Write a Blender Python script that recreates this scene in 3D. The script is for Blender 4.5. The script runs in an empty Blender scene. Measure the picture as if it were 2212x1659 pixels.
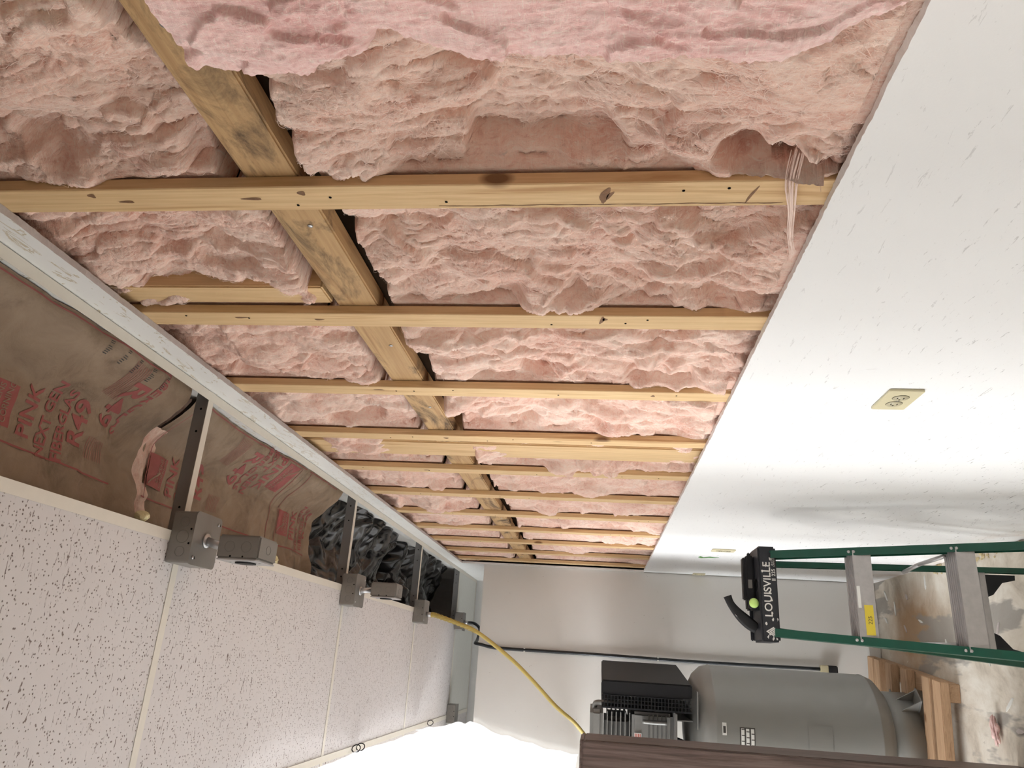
import bpy, bmesh, math, random
import numpy as np
from mathutils import Matrix, Vector, Euler

random.seed(7)
SC = bpy.context.scene
COL = SC.collection

# ------------------------------------------------------------------ camera
CZ = 1.7407
F_PX = 1590.2
R_ = ((0.06093434, 0.10670904, -0.99242138),      # image right
      (-0.93475395, 0.35477403, -0.01924688),     # image down
      (0.35003151, 0.9288426, 0.12136462))        # forward
cam = bpy.data.cameras.new('camera')
cam.sensor_fit = 'HORIZONTAL'
cam.sensor_width = 36.0
cam.lens = F_PX * 36.0 / 2212.0
cam.clip_start = 0.02
cam_o = bpy.data.objects.new('camera', cam)
COL.objects.link(cam_o)
r, d, f = [Vector(v) for v in R_]
cam_o.matrix_world = Matrix(((r.x, -d.x, -f.x, 0), (r.y, -d.y, -f.y, 0), (r.z, -d.z, -f.z, CZ), (0, 0, 0, 1)))
SC.camera = cam_o

# ------------------------------------------------------------------ light
SC.view_settings.view_transform = 'Standard'
SC.view_settings.look = 'None'
SC.view_settings.gamma = 1.0
SC.view_settings.use_curve_mapping = False
SC.view_settings.exposure = 0.18
SC.cycles.use_denoising = True
SC.cycles.max_bounces = 6
SC.cycles.diffuse_bounces = 5
SC.cycles.adaptive_threshold = 0.1
SC.cycles.adaptive_min_samples = 16
SC.cycles.sample_clamp_indirect = 8.0

world = bpy.data.worlds.new('daylight')
SC.world = world
world.use_nodes = True
bg = world.node_tree.nodes['Background']
bg.inputs['Color'].default_value = (0.94, 0.97, 1.0, 1)
bg.inputs['Strength'].default_value = 19.0

def area(name, loc, target, sx, sy, power, color=(1, 1, 1), portal=False):
    l = bpy.data.lights.new(name, 'AREA')
    l.shape = 'RECTANGLE'; l.size = sx; l.size_y = sy; l.energy = power; l.color = color
    o = bpy.data.objects.new(name, l); COL.objects.link(o)
    o.location = loc
    o.rotation_euler = (Vector(target) - Vector(loc)).to_track_quat('-Z', 'Y').to_euler()
    if portal:
        l.cycles.is_portal = True
    return o
# daylight enters by an unseen opening, placed and sized to shape the light
area('window_portal', (-4.05, 4.1, 1.7), (0, 4.1, 1.7), 3.0, 1.6, 1, portal=True)
# fluorescent ceiling fixture of the work bay on the left of the plastic sheet
area('ceiling_fixture_light', (-1.75, 1.30, 2.70), (-1.75, 1.30, 0), 0.36, 0.5, 44, (1.0, 0.98, 0.94))

# ------------------------------------------------------------------ dimensions (metres, floor = 0)
W = 0.6074            # face of the vertical furring strips
D = W - 0.0127        # face of the drywall
G = W + 0.018         # back of the furring strips = face of the girt
ZC = 2.7317           # ceiling plane
ZCUT = 1.445          # lower drywall was cut here
ZUP = 2.662           # upper drywall starts here
YP = 5.06             # partition face
PT = 2.51             # partition top
S0, SP, SW = 0.8376, 0.4064, 0.057
STRIPS = [S0 + SP * k for k in range(-1, 11)]

# ------------------------------------------------------------------ numpy noise
_rng = np.random.RandomState(3)
_ANG = _rng.rand(1024) * 2 * np.pi
_GX, _GY = np.cos(_ANG), np.sin(_ANG)
def _hash(ix, iy, seed):
    h = (ix * 374761393 + iy * 668265263 + seed * 974634777) & 0xffffffff
    h = ((h ^ (h >> 13)) * 1274126177) & 0xffffffff
    return (h ^ (h >> 16)) & 1023
def pn(x, y, seed=0):
    xi = np.floor(x).astype(np.int64); yi = np.floor(y).astype(np.int64)
    xf = x - xi; yf = y - yi
    u = xf * xf * xf * (xf * (xf * 6 - 15) + 10); v = yf * yf * yf * (yf * (yf * 6 - 15) + 10)
    def g(a, b):
        h = _hash(xi + a, yi + b, seed)
        return _GX[h] * (xf - a) + _GY[h] * (yf - b)
    n0 = g(0, 0); n0 = n0 + u * (g(1, 0) - n0)
    n1 = g(0, 1); n1 = n1 + u * (g(1, 1) - n1)
    return (n0 + v * (n1 - n0)) * 1.5
def fbm(x, y, o=4, seed=0, gain=0.5):
    s = 0; a = 1.0; t = 0
    for i in range(o):
        s = s + a * pn(x * 2 ** i, y * 2 ** i, seed + 17 * i); t += a; a *= gain
    return s / t
def ridged(x, y, o=3, seed=0):
    s = 0; a = 1.0; t = 0
    for i in range(o):
        s = s + a * (1 - 2 * np.abs(pn(x * 2 ** i, y * 2 ** i, seed + 31 * i))); t += a; a *= 0.5
    return s / t
def sstep(a, b, x):
    t = np.clip((x - a) / (b - a), 0, 1); return t * t * (3 - 2 * t)

# ------------------------------------------------------------------ object helpers
def link(o, parent=None):
    COL.objects.link(o)
    if parent is not None:
        o.parent = parent
        o.matrix_parent_inverse = parent_world(parent).inverted()
    return o
def parent_world(p):
    m = p.matrix_basis.copy()
    if p.parent is not None:
        m = parent_world(p.parent) @ p.matrix_parent_inverse @ m
    return m
def tag(o, label=None, cat=None, group=None, kind=None):
    if label: o['label'] = label
    if cat: o['category'] = cat
    if group: o['group'] = group
    if kind: o['kind'] = kind
    return o
def empty(name, loc=(0, 0, 0), **k):
    o = bpy.data.objects.new(name, None); o.empty_display_size = 0.1
    o.location = loc; COL.objects.link(o)
    return tag(o, **k)
def raw(name, verts, faces, mat, parent=None, smooth=False, mats=None, midx=None):
    me = bpy.data.meshes.new(name)
    me.from_pydata([tuple(v) for v in verts], [], faces)
    for m in (mats or [mat]): me.materials.append(m)
    if midx is not None: me.polygons.foreach_set('material_index', midx)
    if smooth: me.polygons.foreach_set('use_smooth', [True] * len(me.polygons))
    me.update()
    return link(bpy.data.objects.new(name, me), parent)
def grid(name, P, mat, parent=None, smooth=True, mask=None):
    """P: (n, m, 3) array of points -> quad grid mesh"""
    n, m, _ = P.shape
    me = bpy.data.meshes.new(name)
    idx = np.arange(n * m).reshape(n, m)
    q = np.stack([idx[:-1, :-1], idx[1:, :-1], idx[1:, 1:], idx[:-1, 1:]], -1).reshape(-1, 4)
    if mask is not None: q = q[mask.reshape(-1)]
    me.vertices.add(n * m); me.vertices.foreach_set('co', P.reshape(-1).astype(np.float32))
    me.loops.add(q.size); me.loops.foreach_set('vertex_index', q.reshape(-1).astype(np.int32))
    me.polygons.add(len(q)); me.polygons.foreach_set('loop_start', (np.arange(len(q)) * 4).astype(np.int32))
    me.update(calc_edges=True)
    me.polygons.foreach_set('use_smooth', [smooth] * len(q))
    me.materials.append(mat); me.validate()
    return link(bpy.data.objects.new(name, me), parent)
def from_bm(name, bm, mat, parent=None, smooth=False):
    me = bpy.data.meshes.new(name); bm.to_mesh(me); bm.free()
    for m in (mat if isinstance(mat, (list, tuple)) else [mat]): me.materials.append(m)
    if smooth: me.polygons.foreach_set('use_smooth', [True] * len(me.polygons))
    return link(bpy.data.objects.new(name, me), parent)
def bm_box(bm, x, y, z, bevel=0, seg=2, mtx=None):
    vs = bmesh.ops.create_cube(bm, size=1)['verts']
    for v in vs:
        v.co = Vector((x[0] + (v.co.x + .5) * (x[1] - x[0]), y[0] + (v.co.y + .5) * (y[1] - y[0]), z[0] + (v.co.z + .5) * (z[1] - z[0])))
    if bevel:
        es = list({e for v in vs for e in v.link_edges})
        r_ = bmesh.ops.bevel(bm, geom=es, offset=bevel, segments=seg, affect='EDGES')
        vs = list({v for f_ in r_['faces'] for v in f_.verts} | {v for v in vs if v.is_valid})
    if mtx is not None:
        for v in vs: v.co = mtx @ v.co
    return vs
def box(name, x, y, z, mat, parent=None, bevel=0, seg=2, mtx=None):
    bm = bmesh.new(); bm_box(bm, x, y, z, bevel, seg, mtx)
    return from_bm(name, bm, mat, parent)
def smooth_path(pts, n=8):
    P = [Vector(p) for p in pts]; out = []
    for i in range(len(P) - 1):
        a = P[max(i - 1, 0)]; b = P[i]; c = P[i + 1]; e = P[min(i + 2, len(P) - 1)]
        for k in range(n):
            t = k / n
            out.append(.5 * ((2 * b) + (c - a) * t + (2 * a - 5 * b + 4 * c - e) * t * t + (3 * b - a - 3 * c + e) * t ** 3))
    out.append(P[-1]); return out
def bm_tube(bm, pts, rad, seg=10, caps=True):
    P = [Vector(p) for p in pts]; rings = []
    up = Vector((0.31, 0.2, 0.93)).normalized()
    for i, p in enumerate(P):
        t = (P[min(i + 1, len(P) - 1)] - P[max(i - 1, 0)]).normalized()
        a = t.cross(up)
        if a.length < 1e-3: a = t.cross(Vector((1, 0, 0)))
        a.normalize(); b = t.cross(a).normalized()
        rr = rad[i] if isinstance(rad, (list, tuple)) else rad
        rings.append([bm.verts.new(p + (a * math.cos(2 * math.pi * k / seg) + b * math.sin(2 * math.pi * k / seg)) * rr) for k in range(seg)])
    for A, B in zip(rings, rings[1:]):
        for k in range(seg):
            bm.faces.new((A[k], A[(k + 1) % seg], B[(k + 1) % seg], B[k]))
    if caps:
        bm.faces.new(rings[0]); bm.faces.new(list(reversed(rings[-1])))
def tube(name, pts, rad, mat, parent=None, seg=10):
    bm = bmesh.new(); bm_tube(bm, pts, rad, seg)
    bmesh.ops.recalc_face_normals(bm, faces=bm.faces[:])
    return from_bm(name, bm, mat, parent, smooth=True)
def bm_lathe(bm, prof, seg=40, center=(0, 0, 0), mtx=None):
    rings = []
    for rr, z in prof:
        rings.append([bm.verts.new((center[0] + rr * math.cos(2 * math.pi * k / seg), center[1] + rr * math.sin(2 * math.pi * k / seg), center[2] + z)) for k in range(seg)])
    for A, B in zip(rings, rings[1:]):
        for k in range(seg): bm.faces.new((A[k], A[(k + 1) % seg], B[(k + 1) % seg], B[k]))
    bm.faces.new(list(reversed(rings[0]))); bm.faces.new(rings[-1])
    if mtx is not None:
        for rg in rings:
            for v in rg: v.co = mtx @ v.co
def lathe(name, prof, mat, parent=None, seg=40, center=(0, 0, 0), mtx=None, smooth=True):
    bm = bmesh.new(); bm_lathe(bm, prof, seg, center, mtx)
    bmesh.ops.recalc_face_normals(bm, faces=bm.faces[:])
    return from_bm(name, bm, mat, parent, smooth=smooth)
def disc_mtx(loc, normal):
    return Matrix.Translation(loc) @ Vector(normal).to_track_quat('Z', 'Y').to_matrix().to_4x4()
def prism(name, poly, depth, mtx, mat, parent=None, bevel=0):
    """poly in local xy, extruded 0..depth along local z, placed by mtx"""
    bm = bmesh.new()
    a = [bm.verts.new((x, y, 0)) for x, y in poly]; b = [bm.verts.new((x, y, depth)) for x, y in poly]
    bm.faces.new(list(reversed(a))); bm.faces.new(b)
    for i in range(len(poly)):
        j = (i + 1) % len(poly); bm.faces.new((a[i], a[j], b[j], b[i]))
    if bevel:
        bmesh.ops.bevel(bm, geom=bm.edges[:], offset=bevel, segments=1, affect='EDGES')
    for v in bm.verts: v.co = mtx @ v.co
    bmesh.ops.recalc_face_normals(bm, faces=bm.faces[:])
    return from_bm(name, bm, mat, parent)
_txt = {}
def text2d(body, size=1.0, bold=0.0, sub=0):
    """flat triangulated outline of a line of text, x centred, y from the baseline"""
    key = (body, bold, sub)
    if key not in _txt:
        cu = bpy.data.curves.new('t', 'FONT'); cu.body = body; cu.size = 1.0; cu.offset = bold; cu.align_x = 'CENTER'; cu.resolution_u = 4
        o = bpy.data.objects.new('t', cu); COL.objects.link(o)
        dg = bpy.context.evaluated_depsgraph_get()
        me = bpy.data.meshes.new_from_object(o.evaluated_get(dg))
        bm = bmesh.new(); bm.from_mesh(me)
        if sub:
            for _ in range(4):
                bmesh.ops.triangulate(bm, faces=bm.faces[:])
                bmesh.ops.subdivide_edges(bm, edges=[e for e in bm.edges if e.calc_length() > 0.11], cuts=1)
            bmesh.ops.triangulate(bm, faces=bm.faces[:])
        bm.verts.index_update()
        _txt[key] = ([(v.co.x, v.co.y) for v in bm.verts], [[v.index for v in f_.verts] for f_ in bm.faces])
        bm.free(); bpy.data.objects.remove(o); bpy.data.curves.remove(cu); bpy.data.meshes.remove(me)
    v, fc = _txt[key]
    return [(x * size, y * size) for x, y in v], fc

# ------------------------------------------------------------------ materials
def node_mat(name):
    m = bpy.data.materials.new(name); m.use_nodes = True
    nt = m.node_tree; b = nt.nodes['Principled BSDF']
    return m, nt, b
class NT:
    def __init__(s, nt): s.nt = nt
    def n(s, t, **k):
        o = s.nt.nodes.new(t)
        for a, v in k.items():
            if a in ('operation', 'blend_type', 'data_type', 'feature', 'wave_type', 'bands_direction', 'noise_type', 'distance', 'interpolation_type', 'clamp'): setattr(o, a, v)
        return o
    def l(s, a, b): s.nt.links.new(a, b)
    def coords(s, scale=(1, 1, 1), loc=(0, 0, 0), rot=(0, 0, 0)):
        tc = s.n('ShaderNodeTexCoord'); mp = s.n('ShaderNodeMapping')
        mp.inputs['Scale'].default_value = scale; mp.inputs['Location'].default_value = loc; mp.inputs['Rotation'].default_value = rot
        s.l(tc.outputs['Object'], mp.inputs['Vector']); return mp.outputs['Vector']
    def noise(s, vec, scale, detail=4, rough=.55, dist=0.0):
        t = s.n('ShaderNodeTexNoise'); t.inputs['Scale'].default_value = scale; t.inputs['Detail'].default_value = detail
        t.inputs['Roughness'].default_value = rough; t.inputs['Distortion'].default_value = dist
        s.l(vec, t.inputs['Vector']); return t.outputs['Fac']
    def voro(s, vec, scale, feature='F1'):
        t = s.n('ShaderNodeTexVoronoi', feature=feature); t.inputs['Scale'].default_value = scale
        s.l(vec, t.inputs['Vector']); return t
    def ramp(s, fac, stops, interp='LINEAR'):
        t = s.n('ShaderNodeValToRGB'); t.color_ramp.interpolation = interp
        e = t.color_ramp.elements
        while len(e) < len(stops): e.new(.5)
        for i, (p, c) in enumerate(stops):
            e[i].position = p; e[i].color = (c, c, c, 1) if isinstance(c, (int, float)) else (*c, 1)
        s.l(fac, t.inputs['Fac']); return t.outputs['Color']
    def mix(s, fac, a, b, blend='MIX'):
        t = s.n('ShaderNodeMix', data_type='RGBA', blend_type=blend)
        for k, v in ((0, fac), (6, a), (7, b)):
            if isinstance(v, (int, float)): t.inputs[k].default_value = v
            elif isinstance(v, tuple): t.inputs[k].default_value = (*v, 1)
            else: s.l(v, t.inputs[k])
        return t.outputs[2]
    def math(s, op, a, b=None):
        t = s.n('ShaderNodeMath', operation=op)
        for k, v in ((0, a), (1, b)):
            if v is None: continue
            if isinstance(v, (int, float)): t.inputs[k].default_value = v
            else: s.l(v, t.inputs[k])
        return t.outputs[0]
    def bump(s, h, strength=.3, dist=.005, normal=None):
        t = s.n('ShaderNodeBump'); t.inputs['Strength'].default_value = strength; t.inputs['Distance'].default_value = dist
        s.l(h, t.inputs['Height'])
        if normal is not None: s.l(normal, t.inputs['Normal'])
        return t.outputs['Normal']
def plain(name, col, rough=.5, metal=0.0, spec=.5, var=.06, scale=30, bumps=0.0):
    m, nt, b = node_mat(name); N = NT(nt)
    v = N.coords()
    nz = N.noise(v, scale, 5, .6)
    c = N.mix(nz, tuple(max(0, x * (1 - var)) for x in col), tuple(min(1, x * (1 + var)) for x in col))
    N.l(c, b.inputs['Base Color'])
    b.inputs['Roughness'].default_value = rough; b.inputs['Metallic'].default_value = metal
    b.inputs['Specular IOR Level'].default_value = spec
    if bumps: N.l(N.bump(nz, bumps, .002), b.inputs['Normal'])
    return m
def fiberglass(name, pale, mid, deep, grime=.25):
    m, nt, b = node_mat(name); N = NT(nt)
    v = N.coords((1, 1, 1))
    big = N.noise(v, 6, 3, .6, 1.0)
    vs = N.coords((1, 2.2, .8)); fine = N.noise(vs, 34, 4, .65, 2.2)
    c = N.ramp(fine, [(.33, deep), (.47, mid), (.62, pale)])
    c2 = N.ramp(big, [(.34, deep), (.5, mid), (.64, pale)])
    c = N.mix(.45, c, c2)
    s1 = N.noise(N.coords((1, 9, 1.3), rot=(.55, 0, 0)), 28, 3, .6, 3.5)
    s2 = N.noise(N.coords((1, 1.5, 8), rot=(-.35, 0, 0)), 22, 3, .6, 3.5)
    st = N.math('MAXIMUM', N.ramp(s1, [(.54, 0.0), (.68, .65)]), N.ramp(s2, [(.56, 0.0), (.70, .6)]))
    c = N.mix(st, c, (.90, .80, .71))
    c = N.mix(N.ramp(s1, [(.26, .4), (.38, 0.0)]), c, tuple(x * .72 for x in deep))
    gr = N.ramp(N.noise(v, 5, 4, .65, .5), [(.55, 0.0), (.68, grime)])
    c = N.mix(gr, c, (.40, .28, .20))
    N.l(c, b.inputs['Base Color'])
    b.inputs['Roughness'].default_value = 1.0; b.inputs['Specular IOR Level'].default_value = .08
    h = N.math('ADD', N.math('ADD', s1, s2), N.math('MULTIPLY', N.noise(v, 330, 2, .7, .6), .5))
    N.l(N.bump(h, .5, .003), b.inputs['Normal'])
    return m
def wood(name, axis, light, dark, ring=22, stain=0.0, rough=.62, knots=True):
    m, nt, b = node_mat(name); N = NT(nt)
    st = [14, 14, 14]; st[axis] = .7
    v = N.coords(tuple(st)); v1 = N.coords()
    g = N.noise(v, ring / 10, 6, .6, .7)
    fine = N.noise(N.coords(tuple(90 if i != axis else 3 for i in range(3))), 2.0, 3, .6)
    c = N.ramp(g, [(.30, dark), (.45, light), (.60, tuple(x * .93 for x in light)), (.72, tuple(.65 * l_ + .35 * d_ for l_, d_ in zip(light, dark)))])
    c = N.mix(N.ramp(fine, [(.35, .35), (.6, 0.0)]), c, dark)
    if knots:
        kv = [5, 5, 5]; kv[axis] = 2.4
        vo = N.voro(N.coords(tuple(kv), (.37, .21, .11)), 1.6)
        k = N.ramp(vo.outputs['Distance'], [(.06, .9), (.11, 0.0)])
        c = N.mix(k, c, (.16, .075, .03))
    if stain:
        s = N.ramp(N.noise(N.coords((9, 9, 9) if axis is None else tuple(9 if i != axis else 3 for i in range(3))), 1.1, 7, .7, 1.0), [(.52, 0.0), (.66, stain)])
        c = N.mix(s, c, (.07, .045, .03))
    N.l(c, b.inputs['Base Color'])
    b.inputs['Roughness'].default_value = rough; b.inputs['Specular IOR Level'].default_value = .25
    N.l(N.bump(N.math('ADD', g, fine), .25, .0015), b.inputs['Normal'])
    return m

M = {}
M['pink'] = fiberglass('pink_fiberglass', (.89, .70, .60), (.85, .58, .475), (.67, .345, .265))
M['pink2'] = fiberglass('rose_fiberglass', (.89, .66, .62), (.83, .535, .50), (.71, .385, .36), .08)
M['wisp'] = plain('fiberglass_fibre', (.88, .70, .62), 1.0, spec=.1)
M['wood_z'] = wood('pine_vertical', 2, (.72, .51, .275), (.47, .27, .12))
M['wood_y'] = wood('pine_girt', 1, (.55, .36, .18), (.33, .18, .08), stain=.9)
M['wood_dark'] = plain('old_sheathing', (.10, .065, .04), .9, spec=.1, var=.3, scale=8)
M['pallet'] = wood('pallet_wood', 0, (.50, .33, .20), (.27, .15, .08))
M['pallet_y'] = wood('pallet_stringer_wood', 1, (.46, .30, .18), (.25, .14, .075))
M['gyp'] = plain('gypsum_core', (.50, .45, .43), .95, spec=.05, var=.15, scale=160, bumps=.4)  # darker copy, shade of the downward-facing cut put into the colour

M['gyp_light'] = plain('gypsum_core_pale', (.74, .71, .69), .95, spec=.05, var=.12, scale=160, bumps=.4)  # paler copy of the same core, light on the upward-facing cut put into colour

def mat_drywall():
    m, nt, b = node_mat('painted_drywall'); N = NT(nt)
    v = N.coords()
    c = N.mix(N.noise(v, 3, 4), (.80, .80, .795), (.84, .84, .835))
    # thin scuffs and dents
    s1 = N.ramp(N.noise(N.coords((1, 7, 42), rot=(.12, 0, 0)), 2.6, 5, .72, .6), [(.632, 0.0), (.652, .85)])
    z = N.n('ShaderNodeSeparateXYZ'); N.l(v, z.inputs[0])
    low = N.ramp(N.math('MULTIPLY', z.outputs[2], .6), [(.15, 1.0), (.62, .45), (.85, .2)])
    c = N.mix(N.math('MULTIPLY', s1, low), c, (.12, .11, .10))
    s2 = N.ramp(N.noise(N.coords((1, 30, 30)), 3.4, 4, .8), [(.67, 0.0), (.69, .8)])
    c = N.mix(N.math('MULTIPLY', s2, low), c, (.15, .12, .10))
    s3 = N.ramp(N.noise(N.coords((1, 8, 2.0), rot=(-.5, 0, 0)), 2.2, 6, .7, .3), [(.64, 0.0), (.72, .22)])
    c = N.mix(s3, c, (.45, .44, .44))
    # tan splash band low on the wall
    t = N.math('MULTIPLY', N.ramp(z.outputs[2], [(.0, 1.0), (.22, 0.0)]), N.ramp(N.noise(v, 6, 4), [(.45, 0.0), (.7, .7)]))
    c = N.mix(t, c, (.50, .33, .20))
    N.l(c, b.inputs['Base Color'])
    b.inputs['Roughness'].default_value = .55; b.inputs['Specular IOR Level'].default_value = .25
    N.l(N.bump(N.noise(v, 260, 3), .08, .002), b.inputs['Normal'])
    return m
M['drywall'] = mat_drywall()
def mat_drywall_up():
    m, nt, b = node_mat('glue_stained_drywall'); N = NT(nt)
    v = N.coords()
    c = N.mix(N.noise(v, 6, 4), (.80, .795, .77), (.86, .855, .83))
    w = N.noise(N.coords((1, 4.5, 16), rot=(.2, 0, 0)), 1.7, 4, .65, 2.8)
    s = N.ramp(w, [(.585, 0.0), (.605, .8), (.64, .45), (.68, 0.0)])
    y = N.n('ShaderNodeSeparateXYZ'); N.l(v, y.inputs[0])
    far = N.ramp(N.math('MULTIPLY', y.outputs[1], .2), [(.30, 1.0), (.75, .15)])
    c = N.mix(N.math('MULTIPLY', s, far), c, (.46, .35, .18))
    N.l(c, b.inputs['Base Color']); b.inputs['Roughness'].default_value = .6
    b.inputs['Specular IOR Level'].default_value = .2
    return m
M['drywall_up'] = mat_drywall_up()
def mat_partition():
    m, nt, b = node_mat('partition_paint'); N = NT(nt)
    v = N.coords()
    c = N.mix(N.noise(v, 2, 5), (.70, .68, .64), (.75, .735, .70))
    s = N.ramp(N.noise(N.coords((14, 1, 9)), 3, 4, .8), [(.69, 0.0), (.71, .5)])
    c = N.mix(s, c, (.3, .25, .2))
    N.l(c, b.inputs['Base Color']); b.inputs['Roughness'].default_value = .5; b.inputs['Specular IOR Level'].default_value = .3
    N.l(N.bump(N.noise(v, 220, 3), .08, .002), b.inputs['Normal'])
    return m
M['partition'] = mat_partition()
M['trim'] = plain('trim_paint', (.62, .60, .56), .5)
def mat_tile():
    m, nt, b = node_mat('fissured_ceiling_tile'); N = NT(nt)
    v = N.coords()
    base = N.mix(N.noise(v, 4, 3), (.62, .59, .58), (.66, .63, .62))
    vo = N.voro(N.coords((1, 1, 0)), 150)
    hole = N.ramp(vo.outputs['Distance'], [(.20, 1.0), (.30, 0.0)])
    keep = N.n('ShaderNodeSeparateColor'); N.l(vo.outputs['Color'], keep.inputs[0])
    hole = N.math('MULTIPLY', hole, N.ramp(keep.outputs[0], [(.50, 0.0), (.56, 1.0)]))
    fs = N.noise(N.coords((26, 90, 0), rot=(0, 0, .12)), 1.55, 4, .6, 1.0)
    fis = N.ramp(fs, [(.635, 0.0), (.67, 1.0)])
    h = N.math('MAXIMUM', hole, fis)
    c = N.mix(h, base, (.23, .185, .17))
    N.l(c, b.inputs['Base Color']); b.inputs['Roughness'].default_value = .95; b.inputs['Specular IOR Level'].default_value = .1
    inv = N.math('SUBTRACT', 1.0, h)
    N.l(N.bump(inv, .6, .003), b.inputs['Normal'])
    return m
M['tile'] = mat_tile()
M['tile_plain'] = plain('smooth_ceiling_panel', (.72, .72, .68), .8, spec=.15)
M['tee'] = plain('ivory_grid_paint', (.70, .66, .58), .45)
M['tee_web'] = plain('galvanised_web', (.30, .30, .30), .45, .6)
def mat_kraft():
    m, nt, b = node_mat('kraft_paper'); N = NT(nt)
    v = N.coords()
    c = N.ramp(N.noise(v, 9, 6, .65, .8), [(.3, (.20, .14, .09)), (.5, (.30, .215, .145)), (.7, (.35, .26, .18))])
    c = N.mix(N.ramp(N.noise(v, 4.5, 4, .6), [(.52, 0.0), (.75, .55)]), c, (.24, .17, .11))
    N.l(c, b.inputs['Base Color']); b.inputs['Roughness'].default_value = .55; b.inputs['Specular IOR Level'].default_value = .35
    N.l(N.bump(N.noise(N.coords((1, 1, 1)), 28, 6, .65, 1.4), .35, .006), b.inputs['Normal'])
    return m
M['kraft'] = mat_kraft()
M['redink'] = plain('red_print', (.33, .088, .078), .6, var=.15, scale=60)
M['blackink'] = plain('black_print', (.05, .045, .04), .6)
def mat_black_poly():
    m, nt, b = node_mat('black_polythene'); N = NT(nt)
    v = N.coords((1, 1, 1))
    N.l(N.mix(N.noise(v, 6), (.006, .006, .007), (.016, .015, .015)), b.inputs['Base Color'])
    b.inputs['Roughness'].default_value = .16; b.inputs['Specular IOR Level'].default_value = .5
    return m
M['blackpoly'] = mat_black_poly()
def mat_sheet():
    m, nt, b = node_mat('white_plastic_sheeting'); N = NT(nt)
    b.inputs['Base Color'].default_value = (.92, .93, .94, 1); b.inputs['Roughness'].default_value = .45
    tr = N.n('ShaderNodeBsdfTranslucent'); tr.inputs['Color'].default_value = (.94, .95, .96, 1)
    tp = N.n('ShaderNodeBsdfTransparent'); tp.inputs['Color'].default_value = (.95, .96, .97, 1)
    mx = N.n('ShaderNodeMixShader'); mx.inputs[0].default_value = .55
    mx2 = N.n('ShaderNodeMixShader'); mx2.inputs[0].default_value = .08
    out = nt.nodes['Material Output']
    N.l(b.outputs[0], mx.inputs[1]); N.l(tr.outputs[0], mx.inputs[2])
    N.l(mx.outputs[0], mx2.inputs[1]); N.l(tp.outputs[0], mx2.inputs[2]); N.l(mx2.outputs[0], out.inputs['Surface'])
    return m
M['sheet'] = mat_sheet()
M['boxmetal'] = plain('galvanised_box', (.26, .245, .225), .42, .55, var=.12, scale=14)
M['boxdark'] = plain('knockout_ring', (.20, .19, .175), .5, .5)
M['bright'] = plain('zinc', (.50, .50, .50), .35, .85)
M['black'] = plain('black_plastic', (.010, .010, .011), .55, spec=.3)
M['blackmatte'] = plain('black_rubber', (.012, .012, .013), .7)
M['hole'] = plain('dark_hole', (.006, .006, .006), .9, spec=.05)
M['ivory'] = plain('ivory_plate', (.60, .54, .35), .4)
M['ivory_d'] = plain('ivory_receptacle', (.50, .45, .30), .4)
M['green'] = plain('green_fibreglass_rail', (.002, .058, .034), .42, var=.25, scale=25)
M['alu'] = plain('ladder_aluminium', (.45, .43, .42), .42, .7, var=.2, scale=40, bumps=.15)
M['capblack'] = plain('ladder_cap_plastic', (.012, .013, .017), .5, var=.5, scale=60)
M['whiteink'] = plain('white_print', (.62, .60, .56), .6)
M['yellow'] = plain('yellow_label', (.62, .48, .04), .5)
M['lime'] = plain('lime_knob', (.50, .72, .20), .45)
M['steel'] = plain('blade_steel', (.62, .63, .64), .25, .9)
M['tank'] = plain('grey_tank_enamel', (.235, .232, .215), .36, var=.05, scale=5)
M['castgrey'] = plain('grey_cast_metal', (.23, .225, .21), .5, .3, var=.15)
M['fin'] = plain('cast_fins', (.13, .128, .12), .5, .4)
M['label'] = plain('paper_label', (.70, .70, .66), .5)
M['red'] = plain('red_sticker', (.45, .09, .06), .5)
M['cord_y'] = plain('yellow_cord', (.50, .38, .10), .45, var=.1)
M['cord_b'] = plain('black_cord', (.012, .015, .018), .4)
M['greenpaint'] = plain('green_paint', (.06, .26, .03), .5)
def mat_darkwood():
    m, nt, b = node_mat('dark_walnut_laminate'); N = NT(nt)
    g = N.noise(N.coords((40, 40, 1.6)), 1.5, 6, .7, .8)
    c = N.ramp(g, [(.3, (.055, .036, .03)), (.5, (.12, .082, .068)), (.7, (.185, .135, .115))])
    N.l(c, b.inputs['Base Color']); b.inputs['Roughness'].default_value = .5; b.inputs['Specular IOR Level'].default_value = .3
    N.l(N.bump(g, .15, .001), b.inputs['Normal'])
    return m
M['darkwood'] = mat_darkwood()
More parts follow.
